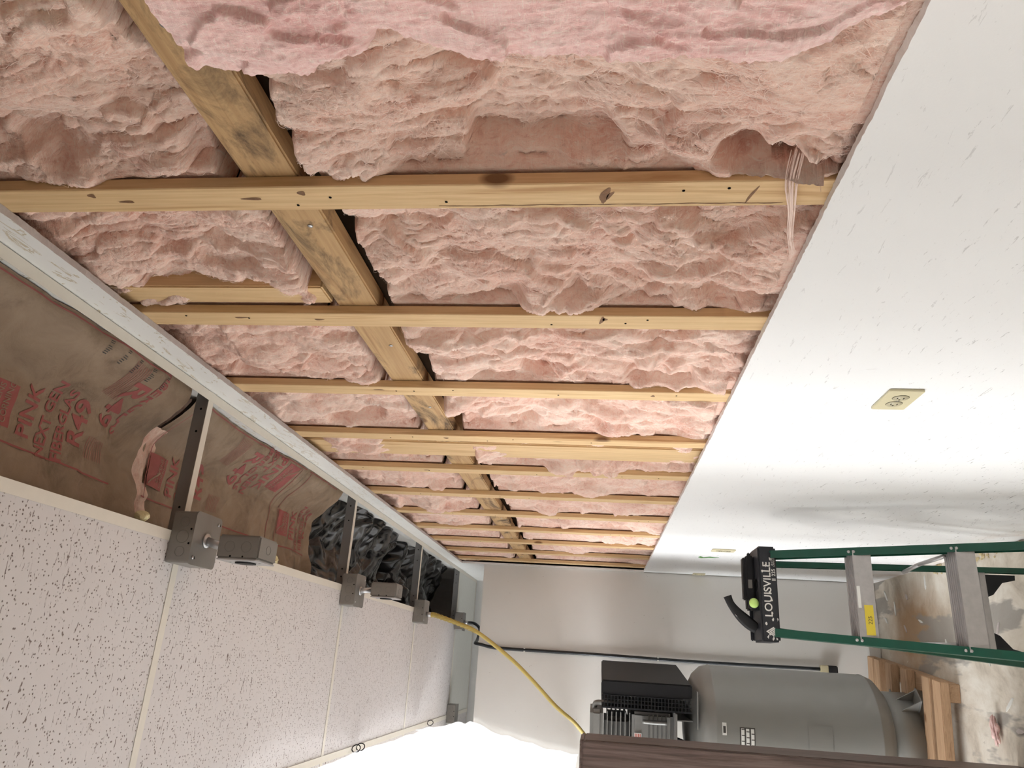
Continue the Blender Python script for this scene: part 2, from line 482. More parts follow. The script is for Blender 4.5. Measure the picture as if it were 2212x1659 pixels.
def mat_floor():
    m, nt, b = node_mat('worn_concrete'); N = NT(nt)
    v = N.coords()
    c = N.ramp(N.noise(v, 3.2, 7, .68, .6), [(.30, (.36, .31, .245)), (.47, (.60, .54, .45)), (.62, (.72, .68, .60))])
    sp_ = N.n('ShaderNodeVectorMath', operation='DISTANCE'); N.l(N.coords((1.5, 1, 1)), sp_.inputs[0]); sp_.inputs[1].default_value = (.40, 4.50, 0)
    br = N.ramp(N.math('ADD', sp_.outputs['Value'], N.math('MULTIPLY', N.noise(v, 4, 5, .6), .5)), [(.40, .85), (.72, 0.0)])
    c = N.mix(br, c, (.34, .19, .08))
    gy = N.ramp(N.noise(N.coords((3.2, .8, 1), (1.7, .2, 0)), 1.3, 5, .55), [(.56, 0.0), (.59, .8)])
    c = N.mix(gy, c, (.27, .25, .225))
    fl = N.ramp(N.noise(N.coords((30, 8, 1), rot=(0, 0, .6)), 1.6, 5, .75, 1.0), [(.70, 0.0), (.73, .85)])
    c = N.mix(fl, c, (.72, .70, .64))
    dk = N.ramp(N.noise(v, 38, 6, .7), [(.64, 0.0), (.72, .6)])
    c = N.mix(dk, c, (.16, .12, .08))
    N.l(c, b.inputs['Base Color']); b.inputs['Roughness'].default_value = .6; b.inputs['Specular IOR Level'].default_value = .3
    N.l(N.bump(N.math('ADD', N.noise(v, 55, 6, .7), fl), .3, .003), b.inputs['Normal'])
    return m
M['floor'] = mat_floor()
M['plywood'] = plain('dark_plywood', (.20, .14, .09), .7)  # for the unseen near wall, dark so less light bounces onto the strip sides
M['outer'] = plain('plain_wall_paint', (.72, .71, .69), .6)

# ================================================================== SETTING
tag(box('floor', (-4.2, 1.0), (-2.3, 6.4), (-.1, 0), M['floor']), kind='structure')
tag(box('wall_near', (-4.2, .9), (-2.4, -2.3), (0, 3.35), M['plywood']), kind='structure')
tag(box('wall_rear', (-4.2, .9), (6.19, 6.3), (0, 3.35), M['outer']), kind='structure')
wl = tag(box('wall_left', (-4.2, -4.1), (-2.3, 6.19), (2.5, 3.35), M['outer']), kind='structure')
box('window_pier', (-4.2, -4.1), (-2.3, 2.6), (.9, 2.5), M['outer'], wl)  # piers leave an unseen opening, added to steer the daylight
box('window_pier', (-4.2, -4.1), (5.6, 6.19), (.9, 2.5), M['outer'], wl)
box('window_apron', (-4.2, -4.1), (-2.3, 6.19), (0, .9), M['outer'], wl)
tag(box('roof_deck', (-4.2, .95), (-2.3, 6.3), (3.35, 3.4), M['wood_dark']), kind='structure')  # unseen deck added to keep daylight out of the roof space
# partition at the far end, not as high as the ceiling
pt = tag(box('wall_back', (-4.1, D), (YP, YP + .12), (0, PT), M['partition'], bevel=.002), kind='structure')
bb = tag(box('baseboard_back', (.02, D - .002), (YP - .018, YP - .001), (.001, .075), M['trim'], bevel=.004), kind='structure')

# right wall: lower drywall (the piece of the setting), upper strip, strips, girt, sheathing
def drywall_sheet(name, y0, y1, z0, z1, mat, ragged_top, ragged_bot, parent, seed, n=None):
    n = n or int((y1 - y0) / .006)
    ys = np.linspace(y0, y1, n + 1)
    rg = lambda s: .0022 * fbm(ys * 60, ys * 0 + s, 3, s) + .003 * fbm(ys * 9, ys * 0 + s, 3, s + 5)
    zt = z1 + (rg(seed) if ragged_top else 0 * ys); zb = z0 + (rg(seed + 9) if ragged_bot else 0 * ys)
    zt2 = z1 + (rg(seed + 2) if ragged_top else 0 * ys); zb2 = z0 + (rg(seed + 7) if ragged_bot else 0 * ys)
    V = []; F = []; I = []
    for i in range(n + 1):
        V += [(D, ys[i], zb[i]), (D, ys[i], zt[i]), (W - .0004, ys[i], zt2[i]), (W - .0004, ys[i], zb2[i])]
    for i in range(n):
        a, c = 4 * i, 4 * i + 4
        F += [(a, a + 1, c + 1, c), (a + 1, a + 2, c + 2, c + 1), (a + 2, a + 3, c + 3, c + 2), (a + 3, a, c, c + 3)]
        I += [0, 1, 1, 1]
    F += [(0, 3, 2, 1), (4 * n, 4 * n + 1, 4 * n + 2, 4 * n + 3)]; I += [1, 1]
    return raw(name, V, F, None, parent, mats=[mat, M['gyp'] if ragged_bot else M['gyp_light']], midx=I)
wr = tag(drywall_sheet('wall_right', -2.3, YP, 0, ZCUT, M['drywall'], True, False, None, 1), kind='structure')
tag(drywall_sheet('wall_right_upper', -2.3, YP - .01, ZUP, 3.0, M['drywall_up'], False, True, None, 40), kind='structure')
fr = empty('framing', (G, 0, 0), kind='structure')
tag(box('wall_right_far', (D, W), (YP - .01, 6.19), (0, 3.2), M['drywall_up']), kind='structure')
box('sheathing', (.80, .82), (-2.3, 6.19), (0, 3.35), M['wood_dark'], fr)
box('sill_plate', (G, .80), (-2.3, 6.19), (0, .04), M['wood_y'], fr)
# vertical furring strips
def furring(k, y):
    n = 26
    zs = np.linspace(1.2, 3.0, n)
    wob = .0016 * fbm(zs * 2, zs * 0 + k * 3.1, 2, k + 60)
    bm = bmesh.new()
    rows = []
    for z, w in zip(zs, wob):
        c = .0015
        rows.append([bm.verts.new(p) for p in ((G, y + w, z), (W + c, y + w, z), (W, y + c + w, z), (W, y + SW - c + w * .6, z), (W + c, y + SW + w * .6, z), (G, y + SW + w * .6, z))])
    for A, B in zip(rows, rows[1:]):
        for i in range(6): bm.faces.new((A[i], A[(i + 1) % 6], B[(i + 1) % 6], B[i]))
    bm.faces.new(rows[0]); bm.faces.new(list(reversed(rows[-1])))
    bmesh.ops.recalc_face_normals(bm, faces=bm.faces[:])
    o = from_bm('furring_strip', bm, M['wood_z'], fr)
    for j in range(5):
        z = random.uniform(1.5, 2.6); yy = y + random.uniform(.012, SW - .012)
        lathe('nail_hole', [(.0022, 0), (.0022, .0005)], M['hole'], o, 8, mtx=disc_mtx((W - .0002, yy, z), (-1, 0, 0)))
    return o
FUR = [furring(k, y) for k, y in enumerate(STRIPS)]
M['knot'] = plain('pine_knot', (.20, .10, .045), .7, var=.5, scale=200)
def knot(k, y, z, ry, rz, tilt=0):
    pl = []
    for i in range(14):
        t = 2 * math.pi * i / 14; q = 1 + .18 * math.sin(3 * t + y * 40)
        a, b_ = ry * q * math.cos(t), rz * q * math.sin(t)
        pl.append((W - .0004, y + a * math.cos(tilt) - b_ * math.sin(tilt), z + a * math.sin(tilt) + b_ * math.cos(tilt)))
    raw('knot', pl, [list(range(14))], M['knot'], FUR[k])
for k, y, z, ry, rz, tl in ((1, .866, 1.742, .018, .006, .25), (1, .866, 1.735, .010, .003, .5), (1, .868, 1.545, .020, .002, .3), (1, .864, 2.254, .003, .016, 0), (1, .868, 2.453, .003, .012, 0), (1, .852, 2.174, .005, .006, 0), (1, .852, 2.50, .005, .006, 0),
                           (2, 1.262, 1.743, .016, .004, .2), (2, 1.259, 1.738, .005, .005, 0), (2, 1.264, 2.461, .003, .014, 0), (2, 1.27, 2.3, .003, .010, 0), (3, 1.67, 2.29, .003, .014, 0), (3, 1.675, 1.62, .006, .005, 0), (4, 2.08, 2.2, .006, .008, 0), (5, 2.49, 2.35, .004, .01, 0)):
    knot(k, y, z, ry, rz, tl)
# dried split running along the far edge of the first strip
zz_ = np.linspace(1.50, 1.98, 60)
sy_ = S0 + SW - .0075 + .0022 * fbm(zz_ * 20, zz_ * 0, 3, 900)
V_ = []; F_ = []
for i, (z_, y_) in enumerate(zip(zz_, sy_)):
    h_ = .0007 * abs(math.sin(i * .7)) + .0003
    V_ += [(W - .0004, y_ - h_, z_), (W - .0004, y_ + h_, z_)]
    if i: F_.append((2 * i - 2, 2 * i - 1, 2 * i + 1, 2 * i))
raw('split', V_, F_, M['knot'], FUR[1])
# horizontal girt behind the strips (2x4, wide face to the room), one length per span
GZ0, GZ1 = 2.178, 2.259
spans = [(-2.2, .46), (.46, .866), (.866, 1.272), (1.272, 1.679), (1.679, 2.19), (2.35, 2.892), (2.892, 3.30), (3.30, 3.71), (3.71, 4.117), (4.117, 4.523), (4.523, 5.2)]
for a, b_ in spans:
    dz = random.uniform(-.004, .004)
    g = box('girt', (G + .001, G + .039), (a + .0015, b_ - .0015), (GZ0 + dz, GZ1 + dz), M['wood_y'], fr, bevel=.003)
    if a > .3:
        c = (a + b_) / 2
        for q in ((c + random.uniform(-.12, .12), random.uniform(.25, .75)),):
            lathe('nail_head', [(.0045, 0), (.0045, .001), (.003, .0018)], M['bright'], g, 12, mtx=disc_mtx((G + .0008, q[0], GZ0 + q[1] * (GZ1 - GZ0)), (-1, 0, 0)))
# heavier posts standing behind the strips
box('post', (G - .002, G + .10), (2.192, 2.345), (1.1, 3.2), M['wood_z'], fr, bevel=.004)
box('short_stud', (G + .001, G + .06), (1.172, 1.237), (2.263, 3.1), M['wood_z'], fr, bevel=.003)

# wall angle, ceiling grid and tiles
ceil = empty('ceiling', (0, 0, ZC), kind='structure')
def tee(name, a, b_, axis):
    """inverted T along axis 0 (x) or 1 (y)"""
    o = None
    if axis == 1:
        x = a[0]
        o = box(name, (x - .012, x + .012), (a[1], b_[1]), (ZC - .0008, ZC + .0004), M['tee'], ceil)
        box('web', (x - .0012, x + .0012), (a[1], b_[1]), (ZC + .0004, ZC + .036), M['tee_web'], o)
    else:
        y = a[1]
        o = box(name, (a[0], b_[0]), (y - .012, y + .012), (ZC - .0006, ZC + .0006), M['tee'], ceil)
        w = box('web', (a[0], b_[0]), (y - .0014, y + .0014), (ZC + .0006, ZC + .040), M['tee_web'], o)
        if b_[0] > .5:
            for fx in (.12, .2, .72, .88):
                xx = a[0] + fx * (b_[0] - a[0])
                lathe('slot', [(.003, 0), (.003, .0004)], M['hole'], o, 8, mtx=disc_mtx((xx, y - .0016, ZC + .022), (0, -1, 0)))
    return o
MX = [.222, -.385] + [-.385 - .6096 * j for j in range(1, 6)]
for x in MX: tee('main_tee', (x, -2.3), (x, 6.17), 1)
YT = [1.682 + 1.2308 * i for i in range(-3, 4)]
XR = [(MX[0] + .012, D - .001)] + [(MX[i + 1] + .012, MX[i] - .012) for i in range(len(MX) - 1)]
for y in YT:
    for i, (a, b_) in enumerate(XR):
        if i > 2: continue
        tee('cross_tee', (a - .011, y), (b_, y), 0)
ang = box('wall_angle', (D - .025, D - .0022), (-2.3, 6.17), (ZC - .001, ZC), M['tee'], ceil)
box('angle_leg', (D - .0036, D - .0022), (-2.3, 6.17), (ZC, ZC + .022), M['tee'], ang)
box('wall_angle', (-4.1, D - .024), (6.146, 6.17), (ZC - .001, ZC), M['tee'], ceil)
ye = [-2.3] + YT + [6.17]
for j in range(len(ye) - 1):
    for i, (a, b_) in enumerate(XR):
        last = j == len(ye) - 2
        if i == 0 and not last: continue                     # tiles along the wall were taken out
        box('ceiling_tile', (a - .006, b_ + .006), (ye[j] + .006, ye[j + 1] - .006), (ZC + .0012, ZC + .016), M['tile_plain'] if (last and i < 2) else M['tile'], ceil)

# ================================================================== INSULATION IN THE WALL
def depth_fn(seed, amp=1.0, zlo=None, zhi=None, ylo=None, yhi=None, edge_z=(0, 0), void=.0, flat=.0, special=None):
    def fn(z, y):
        wz = z + .035 * fbm(z * 7, y * 9, 3, seed + 1); wy = y + .030 * fbm(z * 6, y * 8, 3, seed + 2)
        dd = .018 + .058 * amp * fbm(wz * 2.3, wy * 4.2, 2, seed + 3)
        # torn layers with a sharp lip
        for q, (az, ay, hh) in enumerate(((3.0, 6.5, .015), (5.5, 12, .006), (10, 22, .0025))):
            n = fbm(wz * az + 3.1 * q, wy * ay, 3, seed + 10 + q)
            dd = dd - hh * amp * (sstep(-.03, .04, n) - .5) * (1 + .8 * n)
            m = fbm(wz * az * 1.1 + 9.1 * q, wy * ay * 1.2, 3, seed + 20 + q)
            dd = dd + .8 * hh * amp * sstep(.14, .22, m)
        for q, (kf, hh) in enumerate(((4.6, .024), (11.0, .005))):
            ph = wy * kf + 1.5 * fbm(z * 2.6, y * 3.0, 3, seed + 60 + q) + .25 * fbm(z * 14, y * 14, 2, seed + 62 + q)
            fr = ph - np.floor(ph)
            msk = sstep(-.10, .25, fbm(z * 3.4 + 5 * q, y * 5.0, 2, seed + 64 + q))
            dd = dd - hh * amp * msk * (fr ** 1.4 * (1 - sstep(.90, 1.0, fr)) - .35)
        ang = 2.2 * fbm(z * 2.5, y * 4, 2, seed + 30)
        a = wz * np.cos(ang) + wy * np.sin(ang); b_ = -wz * np.sin(ang) + wy * np.cos(ang)
        bl = np.abs(pn(wz * 5.0, wy * 8.5, seed + 36)) ** .75
        bl2 = np.abs(pn(wz * 12.0 + .7, wy * 19.0, seed + 37)) ** .8
        dd = dd - .030 * amp * (bl - .25) - .011 * amp * (bl2 - .25)
        dd = dd - .0028 * ridged(a * 6, b_ * 20, 2, seed + 31)
        dd = dd - .0015 * ridged(a * 18, b_ * 60, 2, seed + 32) - .0008 * pn(a * 40, b_ * 150, seed + 33)
        dd = dd - .0006 * pn(wz * 200, wy * 220, seed + 34)
        if ylo is not None:
            t = (y - ylo) / (yhi - ylo)
            if void > 0:
                vm = sstep(.02, .22, fbm(z * 5.5, y * 2, 3, seed + 40) + void - .25)
                dd = dd + vm * .040 * sstep(.62, .84, t + .05 * fbm(z * 30, y * 8, 2, seed + 41)) * (1 - sstep(yhi - .055, yhi - .036, y))
            # pressed behind the strips at both sides
            under = np.maximum(1 - sstep(ylo + .026, ylo + .032, y), sstep(yhi - .034, yhi - .028, y))
            dd = dd * (1 - under) + .006 * under
        rag = .010 * fbm(y * 30, z * 12, 3, seed + 50) + .012 * fbm(y * 8, z * 3, 2, seed + 51)
        if zlo is not None and edge_z[0]:
            dd = dd + .13 * (1 - sstep(zlo + .002, zlo + .022, z + rag - edge_z[0]))
        if zhi is not None and edge_z[1]:
            dd = dd + .13 * sstep(zhi - .024, zhi - .004, z + rag + edge_z[1])
        if special is not None: dd = special(z, y, dd)
        dd = np.where(z < ZCUT + .018, np.maximum(dd, -.014), dd)
        dd = np.where(z > ZUP - .018, np.maximum(dd, -.014), dd)
        return np.minimum(np.maximum(dd, -.034), .165)
    return fn
def batt(label, group, z0, z1, y0, y1, step, fn, mat, strands, seed, name='insulation_batt', base=None):
    base = G if base is None else base
    nz = max(8, int((z1 - z0) / step)); ny = max(6, int((y1 - y0) / step))
    z, y = np.meshgrid(np.linspace(z0, z1, nz), np.linspace(y0, y1, ny), indexing='ij')
    dd = fn(z, y)
    # let the lips overhang a little towards the far side
    gy = np.gradient(dd, axis=1) / step
    yo = np.clip(gy, -1.2, 1.2) * .003
    P = np.stack([base + dd, np.clip(y + yo, y0, y1), z], -1)
    o = grid(name, P, mat)
    o.data.materials[0] = mat
    tag(o, label, 'insulation', group)
    if strands:
        rs = np.random.RandomState(seed)
        n = strands; K = 9
        sz = rs.uniform(z0 + .02, z1 - .02, n); sy = rs.uniform(y0 + .03, y1 - .035, n)
        th = rs.normal(0, .6, n); le = rs.uniform(.0025, .008, n); cv = rs.normal(0, .28, n)
        lift = rs.uniform(.0005, .006, n)
        pts = []
        for k in range(K):
            dx = fn(sz, np.clip(sy, y0 + .002, y1 - .002))
            pts.append(np.stack([base + dx - .0012 - lift * math.sin(math.pi * k / (K - 1)), sy, sz], -1))
            sz = sz + np.cos(th) * le; sy = sy + np.sin(th) * le * .8; th = th + cv
        Pp = np.stack(pts, 1)                                   # n, K, 3
        ok = (Pp[:, :, 1].max(1) < y1 - .03) & (Pp[:, :, 1].min(1) > y0 + .03) & (Pp[:, :, 0].max(1) < base + .07)
        Pp = Pp[ok]; n = len(Pp)
        if n:
            t = np.gradient(Pp, axis=1); t /= np.linalg.norm(t, axis=2, keepdims=True) + 1e-9
            s = np.cross(t, np.array([1., .25, 0.])); s /= np.linalg.norm(s, axis=2, keepdims=True) + 1e-9
            w = (rs.uniform(.00012, .00032, n)[:, None] * np.sin(np.linspace(.25, math.pi - .1, K))[None, :])[..., None]
            V = np.stack([Pp - s * w, Pp + s * w], 2).reshape(-1, 3)
            idx = np.arange(n)[:, None] * (2 * K) + np.arange(K - 1)[None, :] * 2
            Fq = np.stack([idx, idx + 1, idx + 3, idx + 2], -1).reshape(-1, 4)
            st = raw('loose_fibers', V, Fq.tolist(), M['wisp'], o)
            st['kind'] = 'stuff'
    return o
ORD = ['zeroth', 'first', 'second', 'third', 'fourth', 'fifth', 'sixth', 'seventh', 'eighth', 'ninth', 'tenth', 'eleventh']
GRP = 'pink fiberglass batts between the furring strips'
Q = .0024
for k in range(0, 12):
    ya = STRIPS[k] + .0285 if k < 12 else 0
    yb = (STRIPS[k + 1] + .0285) if k < 11 else YP + .05
    step = [Q, Q, .0032, .004, .0045, .005][k] if k < 6 else .006
    ns = [4200, 2800, 1300, 800, 400, 250][k] if k < 6 else 100
    if k == 0: where = 'nearest the camera, before the first furring strip'
    elif k == 11: where = 'last and farthest, in the narrow bay against the back partition'
    else: where = 'between the %s and %s furring strips' % (ORD[k], ORD[k + 1])
    sp = None
    if k == 0:
        def sp(z, y, dd):
            # hollow pocket at the lower far corner and the folded dip in the middle
            e = ((z - 1.515) / .075) ** 2 + ((y - (.825 + .5 * (z - 1.5) * -.45)) / .035) ** 2
            dd = dd + .060 * (y < yb - .036) * (1 - sstep(.55, 1.15, e + .25 * fbm(z * 40, y * 40, 2, 5)))
            rim = ((z - 1.45) / .05) ** 2
            return dd - .012 * np.exp(-rim)
    if k in (1, 2, 3):
        def sp(z, y, dd):
            return dd - .014 * np.exp(-((z - 1.47) / .05) ** 2) * (y < 9)
    batt('pink insulation below the girt, ' + where, GRP, 1.30, GZ0 - .004, ya, yb, step,
         depth_fn(100 + 7 * k, 1.0 if k < 7 else .8, 1.30, GZ0 - .004, ya, yb, (0, .008), .22, special=sp), M['pink'], ns, k)
    batt('pink insulation above the girt, ' + where, GRP, GZ1 + .004, 2.95, ya, yb, step * 1.05,
         depth_fn(300 + 11 * k, .9 if k < 7 else .7, GZ1 + .004, 2.95, ya, yb, (.004, 0), .3 if k else .1), M['pink'], ns // 2, 50 + k)

# rosy folded layer that hangs out of the nearest bay
def fold():
    nz, ny = 420, 150
    zz = np.linspace(1.40, 2.17, nz); t = np.linspace(0, 1, ny)
    kz = [1.40, 1.469, 1.531, 1.566, 1.678, 1.794, 1.892, 1.959, 1.986, 2.03, 2.081, 2.149, 2.17]
    ky = [.50, .528, .560, .585, .592, .583, .572, .535, .560, .578, .588, .588, .570]
    edge = np.interp(zz, kz, ky)
    edge = np.convolve(np.pad(edge, 6, 'edge'), np.ones(13) / 13, 'valid') + .010 * fbm(zz * 22, zz * 0, 4, 77) + .004 * pn(zz * 140, zz * 0, 78)
    Z, T = np.meshgrid(zz, t, indexing='ij')
    Y = .30 + (edge[:, None] - .30) * np.minimum(T * 1.12, 1.0)
    sec = np.clip((T - .893) / .107, 0, 1)                     # rolled underside
    fl = .044 * np.sqrt(np.clip(1 - ((np.minimum(T * 1.12, 1) - .72) / .30).clip(0, 1) ** 2.6, 0, 1))
    X = W - .012 - fl
    wz = Z + .03 * fbm(Z * 6, Y * 8, 3, 71); wy = Y + .03 * fbm(Z * 6, Y * 8, 3, 72)
    det = .014 * fbm(wz * 6, wy * 9, 3, 73) + .008 * (sstep(-.02, .06, fbm(wz * 8, wy * 14, 3, 74)) - .5) + .004 * ridged(wz * 16, wy * 40, 3, 75) + .0015 * pn(wz * 180, wy * 200, 76)
    X = X - det * (1 - sec) + sec * (.050 + .01 * fbm(Z * 20, T, 2, 79))
    Y = Y - sec * .018
    P = np.stack([X, Y, Z], -1)
    o = grid('folded_insulation', P, M['pink2'])
    return tag(o, 'rosy pink folded layer of insulation bulging out of the nearest bay', 'insulation')
fold()
# thin wisp of fibre hanging across the first strip near the drywall cut
wsp = empty('fiber_wisp', (W - .01, .86, 1.47), label='thin hanging wisp of pink fiber across the first strip beside the drywall cut', cat='insulation wisp')
rs = random.Random(4)
for q in range(30):
    a = rs.uniform(-.012, .012); c = rs.uniform(-.010, .010)
    pts = smooth_path([(W + .012 + rs.uniform(0, .01), .805 + a, 1.500 + c), (W - .006, .835 + a * .6, 1.502 + c), (W - .012, .885 + a * .4, 1.490 + c * .6), (W - .016, .945, 1.478 + c * .5), (W - .018, 1.0 + a, 1.462 + c * .3)], 5)
    tube('fiber', pts, [.0009 * (1 - .8 * i / len(pts)) * rs.uniform(.4, 1.1) for i in range(len(pts))], M['wisp'], wsp, 5)

# ================================================================== KRAFT-FACED ATTIC BATTS
def paper_z(x, y):
    x = np.asarray(x, float); y = np.asarray(y, float)
    z = 2.885 - .104 * sstep(.45, .59, x) - .015 * np.cos((y - 1.4) * 5.0) + .012 * fbm(x * 6, y * 5, 3, 201)
    z = z + .006 * ridged(x * 7 + y * 3, y * 8 - x * 4, 2, 202) - .02 * sstep(.40, .2, x)
    return z
def kraft(name, label, y0, y1, ragged, seed, xr=(-.1, .592)):
    nx, ny = 170, int((y1 - y0) / .004)
    X, Y = np.meshgrid(np.linspace(*xr, nx), np.linspace(0, 1, ny), indexing='ij')
    e0 = y0 + (.02 * fbm(X * 6, X * 0, 4, seed) if ragged[0] else 0); e1 = y1 + (.035 * fbm(X * 7, X * 0, 4, seed + 3) if ragged[1] else 0)
    Yw = e0 + (e1 - e0) * Y
    Zp = paper_z(X, Yw) + .012 * sstep(.12, 0, Y) * (1 if ragged[0] else .3)
    if ragged[1]: Zp = Zp - .018 * sstep(.90, 1.0, Y) * (1 + 2 * fbm(X * 9, Y * 0, 2, seed + 5))
    root = empty(name, (.25, (y0 + y1) / 2, 2.9), label=label, cat='insulation', group='kraft faced attic batts above the open ceiling')
    fc = grid('paper_facing', np.stack([X, Yw, Zp], -1), M['kraft'], root)
    # fibre body behind the paper
    bx = np.stack([X, Yw, Zp + .012 + .006 * fbm(X * 60, Yw * 60, 3, seed + 9) + .10 * (np.sin(np.pi * np.clip(Y, 0, 1)) ** .4)], -1)
    grid('fiber_body', bx[::2, ::2], M['pink'], root)
    return root
kA = kraft('kraft_insulation_batt', 'kraft faced attic batt nearest the camera, torn edge beside the first cross tee', .55, 1.645, (0, 1), 11)
kB = kraft('kraft_insulation_batt', 'kraft faced attic batt lying over the first cross tee', 1.708, 2.468, (1, 0), 21)
kC = kraft('kraft_insulation_batt', 'kraft faced attic batt end curling beside the black plastic', 2.474, 2.80, (0, 1), 31)
def print_on(parent, body, x, y, size, flip, mat, bold=.012, xs=1.0, nm='printed_text'):
    v, fc = text2d(body, size, bold, 1)
    sgn = -1 if flip else 1
    vx = np.array([x + sgn * a * xs for a, b_ in v]); vy = np.array([y - sgn * b_ for a, b_ in v])
    vz = paper_z(vx, vy) - .0018
    return raw(nm, np.stack([vx, vy, vz], -1), fc, mat, parent)
def line_on(parent, pts, w, mat, nm='printed_line'):
    V = []; Fq = []
    n = 60
    P = [Vector((a, b_, 0)) for a, b_ in pts]
    path = smooth_path(P, max(6, n // len(P)))
    for i, p in enumerate(path):
        t = (path[min(i + 1, len(path) - 1)] - path[max(i - 1, 0)]).normalized(); s = Vector((-t.y, t.x, 0)) * w / 2
        for q in (p - s, p + s): V.append((q.x, q.y, float(paper_z(q.x, q.y)) - .0018))
        if i: Fq.append((2 * i - 2, 2 * i - 1, 2 * i + 1, 2 * i))
    return raw(nm, V, Fq, mat, parent)
def logo_on(parent, x, y, s, flip):
    n = 26
    g = np.linspace(-.5, .5, n); a, b_ = np.meshgrid(g, g, indexing='ij')
    X = x + a * s; Y = y + b_ * s
    o = grid('printed_logo', np.stack([X, Y, paper_z(X, Y) - .0016], -1), M['redink'], parent)
    sgn = -1 if flip else 1
    for i, wd in enumerate(('OWENS', 'CORNING')):
        v, fc = text2d(wd, s * .22, .008, 1)
        vx = np.array([x + sgn * (p[0] * .95 + s * .06) for p in v]); vy = np.array([y + sgn * (s * (.12 + .24 * i) - p[1]) for p in v])
        raw('logo_text', np.stack([vx, vy, paper_z(vx, vy) - .0028], -1), fc, M['kraft'], o)
    arc = [(x + sgn * s * (-.48 + .05 * math.cos(t) + .9 * t / 3), y + sgn * s * (-.45 + .9 * math.sin(t / 2) ** 1.2)) for t in np.linspace(0, 1.6, 8)]
    V = []; Fq = []
    for i, (px, py) in enumerate(arc):
        for q in (-.0015, .0015): V.append((px + q, py - q, float(paper_z(px, py)) - .0028))
        if i: Fq.append((2 * i - 2, 2 * i - 1, 2 * i + 1, 2 * i))
    raw('logo_arc', V, Fq, M['kraft'], o)
def block(parent, x, y, flip, logo=True, upto=5):
    s = -1 if flip else 1
    k = [(.072, 'PINK', .053), (.116, 'NEXT GEN', .036), (.158, 'FIBERGLAS', .035), (.218, 'R49', .070)]
    if logo: logo_on(parent, x - s * .005, y, .085, flip)
    for i, (dy, tx, sz) in enumerate(k[:upto]):
        print_on(parent, tx, x + s * .02 * (i > 2), y + s * (dy + .028), sz, flip, M['redink'], .018, .94)
block(kA, .405, 1.20, False)
block(kA, .515, 1.725, True, logo=False)
block(kB, .405, 1.765, False)
block(kB, .530, 2.375, True)
block(kC, .415, 2.555, False)
for par, ys in ((kA, (.6, 1.64)), (kB, (1.70, 2.46)), (kC, (2.49, 2.78))):
    line_on(par, [(.325, ys[0]), (.33, (ys[0] + ys[1]) / 2), (.322, ys[1])], .004, M['redink'])
    line_on(par, [(.585, ys[0]), (.583, (ys[0] + ys[1]) / 2), (.586, ys[1])], .003, M['redink'])
line_on(kB, [(.325, 2.44), (.45, 2.445), (.58, 2.43)], .003, M['redink']); line_on(kC, [(.325, 2.50), (.45, 2.505), (.58, 2.50)], .003, M['redink'])
line_on(kB, [(.325, 1.715), (.45, 1.72), (.58, 1.735)], .003, M['redink'])
for par, yy in ((kA, 1.455), (kB, 2.055)):
    for i in range(9):
        line_on(par, [(.50 - .0 * i, yy - .03 + .007 * i), (.55, yy - .022 + .006 * i), (.575, yy - .03 + .007 * i)], .0014, M['redink'], 'hatch_line')
        line_on(par, [(.36, yy + .01 + .007 * i), (.41, yy + .015 + .007 * i)], .0014, M['redink'], 'hatch_line')
for i in range(6):
    yy = 1.33 + .055 * i
    print_on(kA, 'IlI|l lI', .565, yy, .016, False, M['blackink'], .0, 1.0, 'printed_code')
# torn fibre showing between the first two batts
def torn():
    X, T = np.meshgrid(np.linspace(.20, .50, 80), np.linspace(0, 1, 34), indexing='ij')
    Y = 1.60 + T * .14
    Z = paper_z(X, Y) + .014 + .016 * fbm(X * 14, Y * 20, 3, 8) - .012 * ridged(X * 12, Y * 30, 3, 9)
    return grid('torn_fiber', np.stack([X, Y, Z], -1), M['pink'], kB)
torn()
# pale foam crumbs lying on the grid beside the hanging outlet
for i, (x, y, s) in enumerate(((.245, 2.10, .013), (.243, 2.24, .016), (.246, 1.53, .012))):
    bm = bmesh.new(); bmesh.ops.create_icosphere(bm, subdivisions=3, radius=s)
    for v in bm.verts:
        n = float(fbm(np.array([v.co.x * 90 + i * 7]), np.array([v.co.y * 90 + v.co.z * 70]), 3, 5)[0])
        v.co *= 1 + .5 * n; v.co.z *= 1.3; v.co += Vector((x, y, ZC + s * 1.2 + .001))
    tag(from_bm('foam_crumb', bm, plain('foam_crumb_%d' % i, (.66, .58, .34), .9)),
        ['small yellow foam crumb on the grid just past the near hanging outlet', 'larger yellow foam crumb on the grid beside the black plastic', 'yellow crumb on the main tee before the near junction box'][i], 'crumb')

# black plastic in the roof space
def blackplastic(y0, y1, seed, label):
    nx, ny = 150, int((y1 - y0) / .006)
    X, Y = np.meshgrid(np.linspace(.0, .592, nx), np.linspace(y0, y1, ny), indexing='ij')
    wx = X + .05 * fbm(X * 5, Y * 4, 3, seed); wy = Y + .06 * fbm(X * 5, Y * 4, 3, seed + 1)
    Z = 2.935 + .03 * np.cos((Y - y0) * 4) + .030 * fbm(wx * 5, wy * 4, 3, seed + 2) - .060 * np.abs(pn(wx * 4 + wy * 2.5, wy * 2.6 - wx * 3, seed + 3)) - .024 * np.abs(pn(wx * 9 - wy * 5, wy * 5 + wx * 2, seed + 4)) - .004 * np.abs(pn(wx * 22, wy * 14 + wx * 9, seed + 5))
    Z = Z - .09 * sstep(.42, .59, X)
    ed = np.minimum((Y - y0), (y1 - Y)); Z = Z + .22 * (1 - sstep(0, .10, ed + .03 * fbm(X * 8, Y * 2, 2, seed + 6)))
    o = grid('black_plastic_sheet', np.stack([X, Y, Z], -1), M['blackpoly'])
    return tag(o, label, 'plastic sheet', 'black plastic in the roof space')
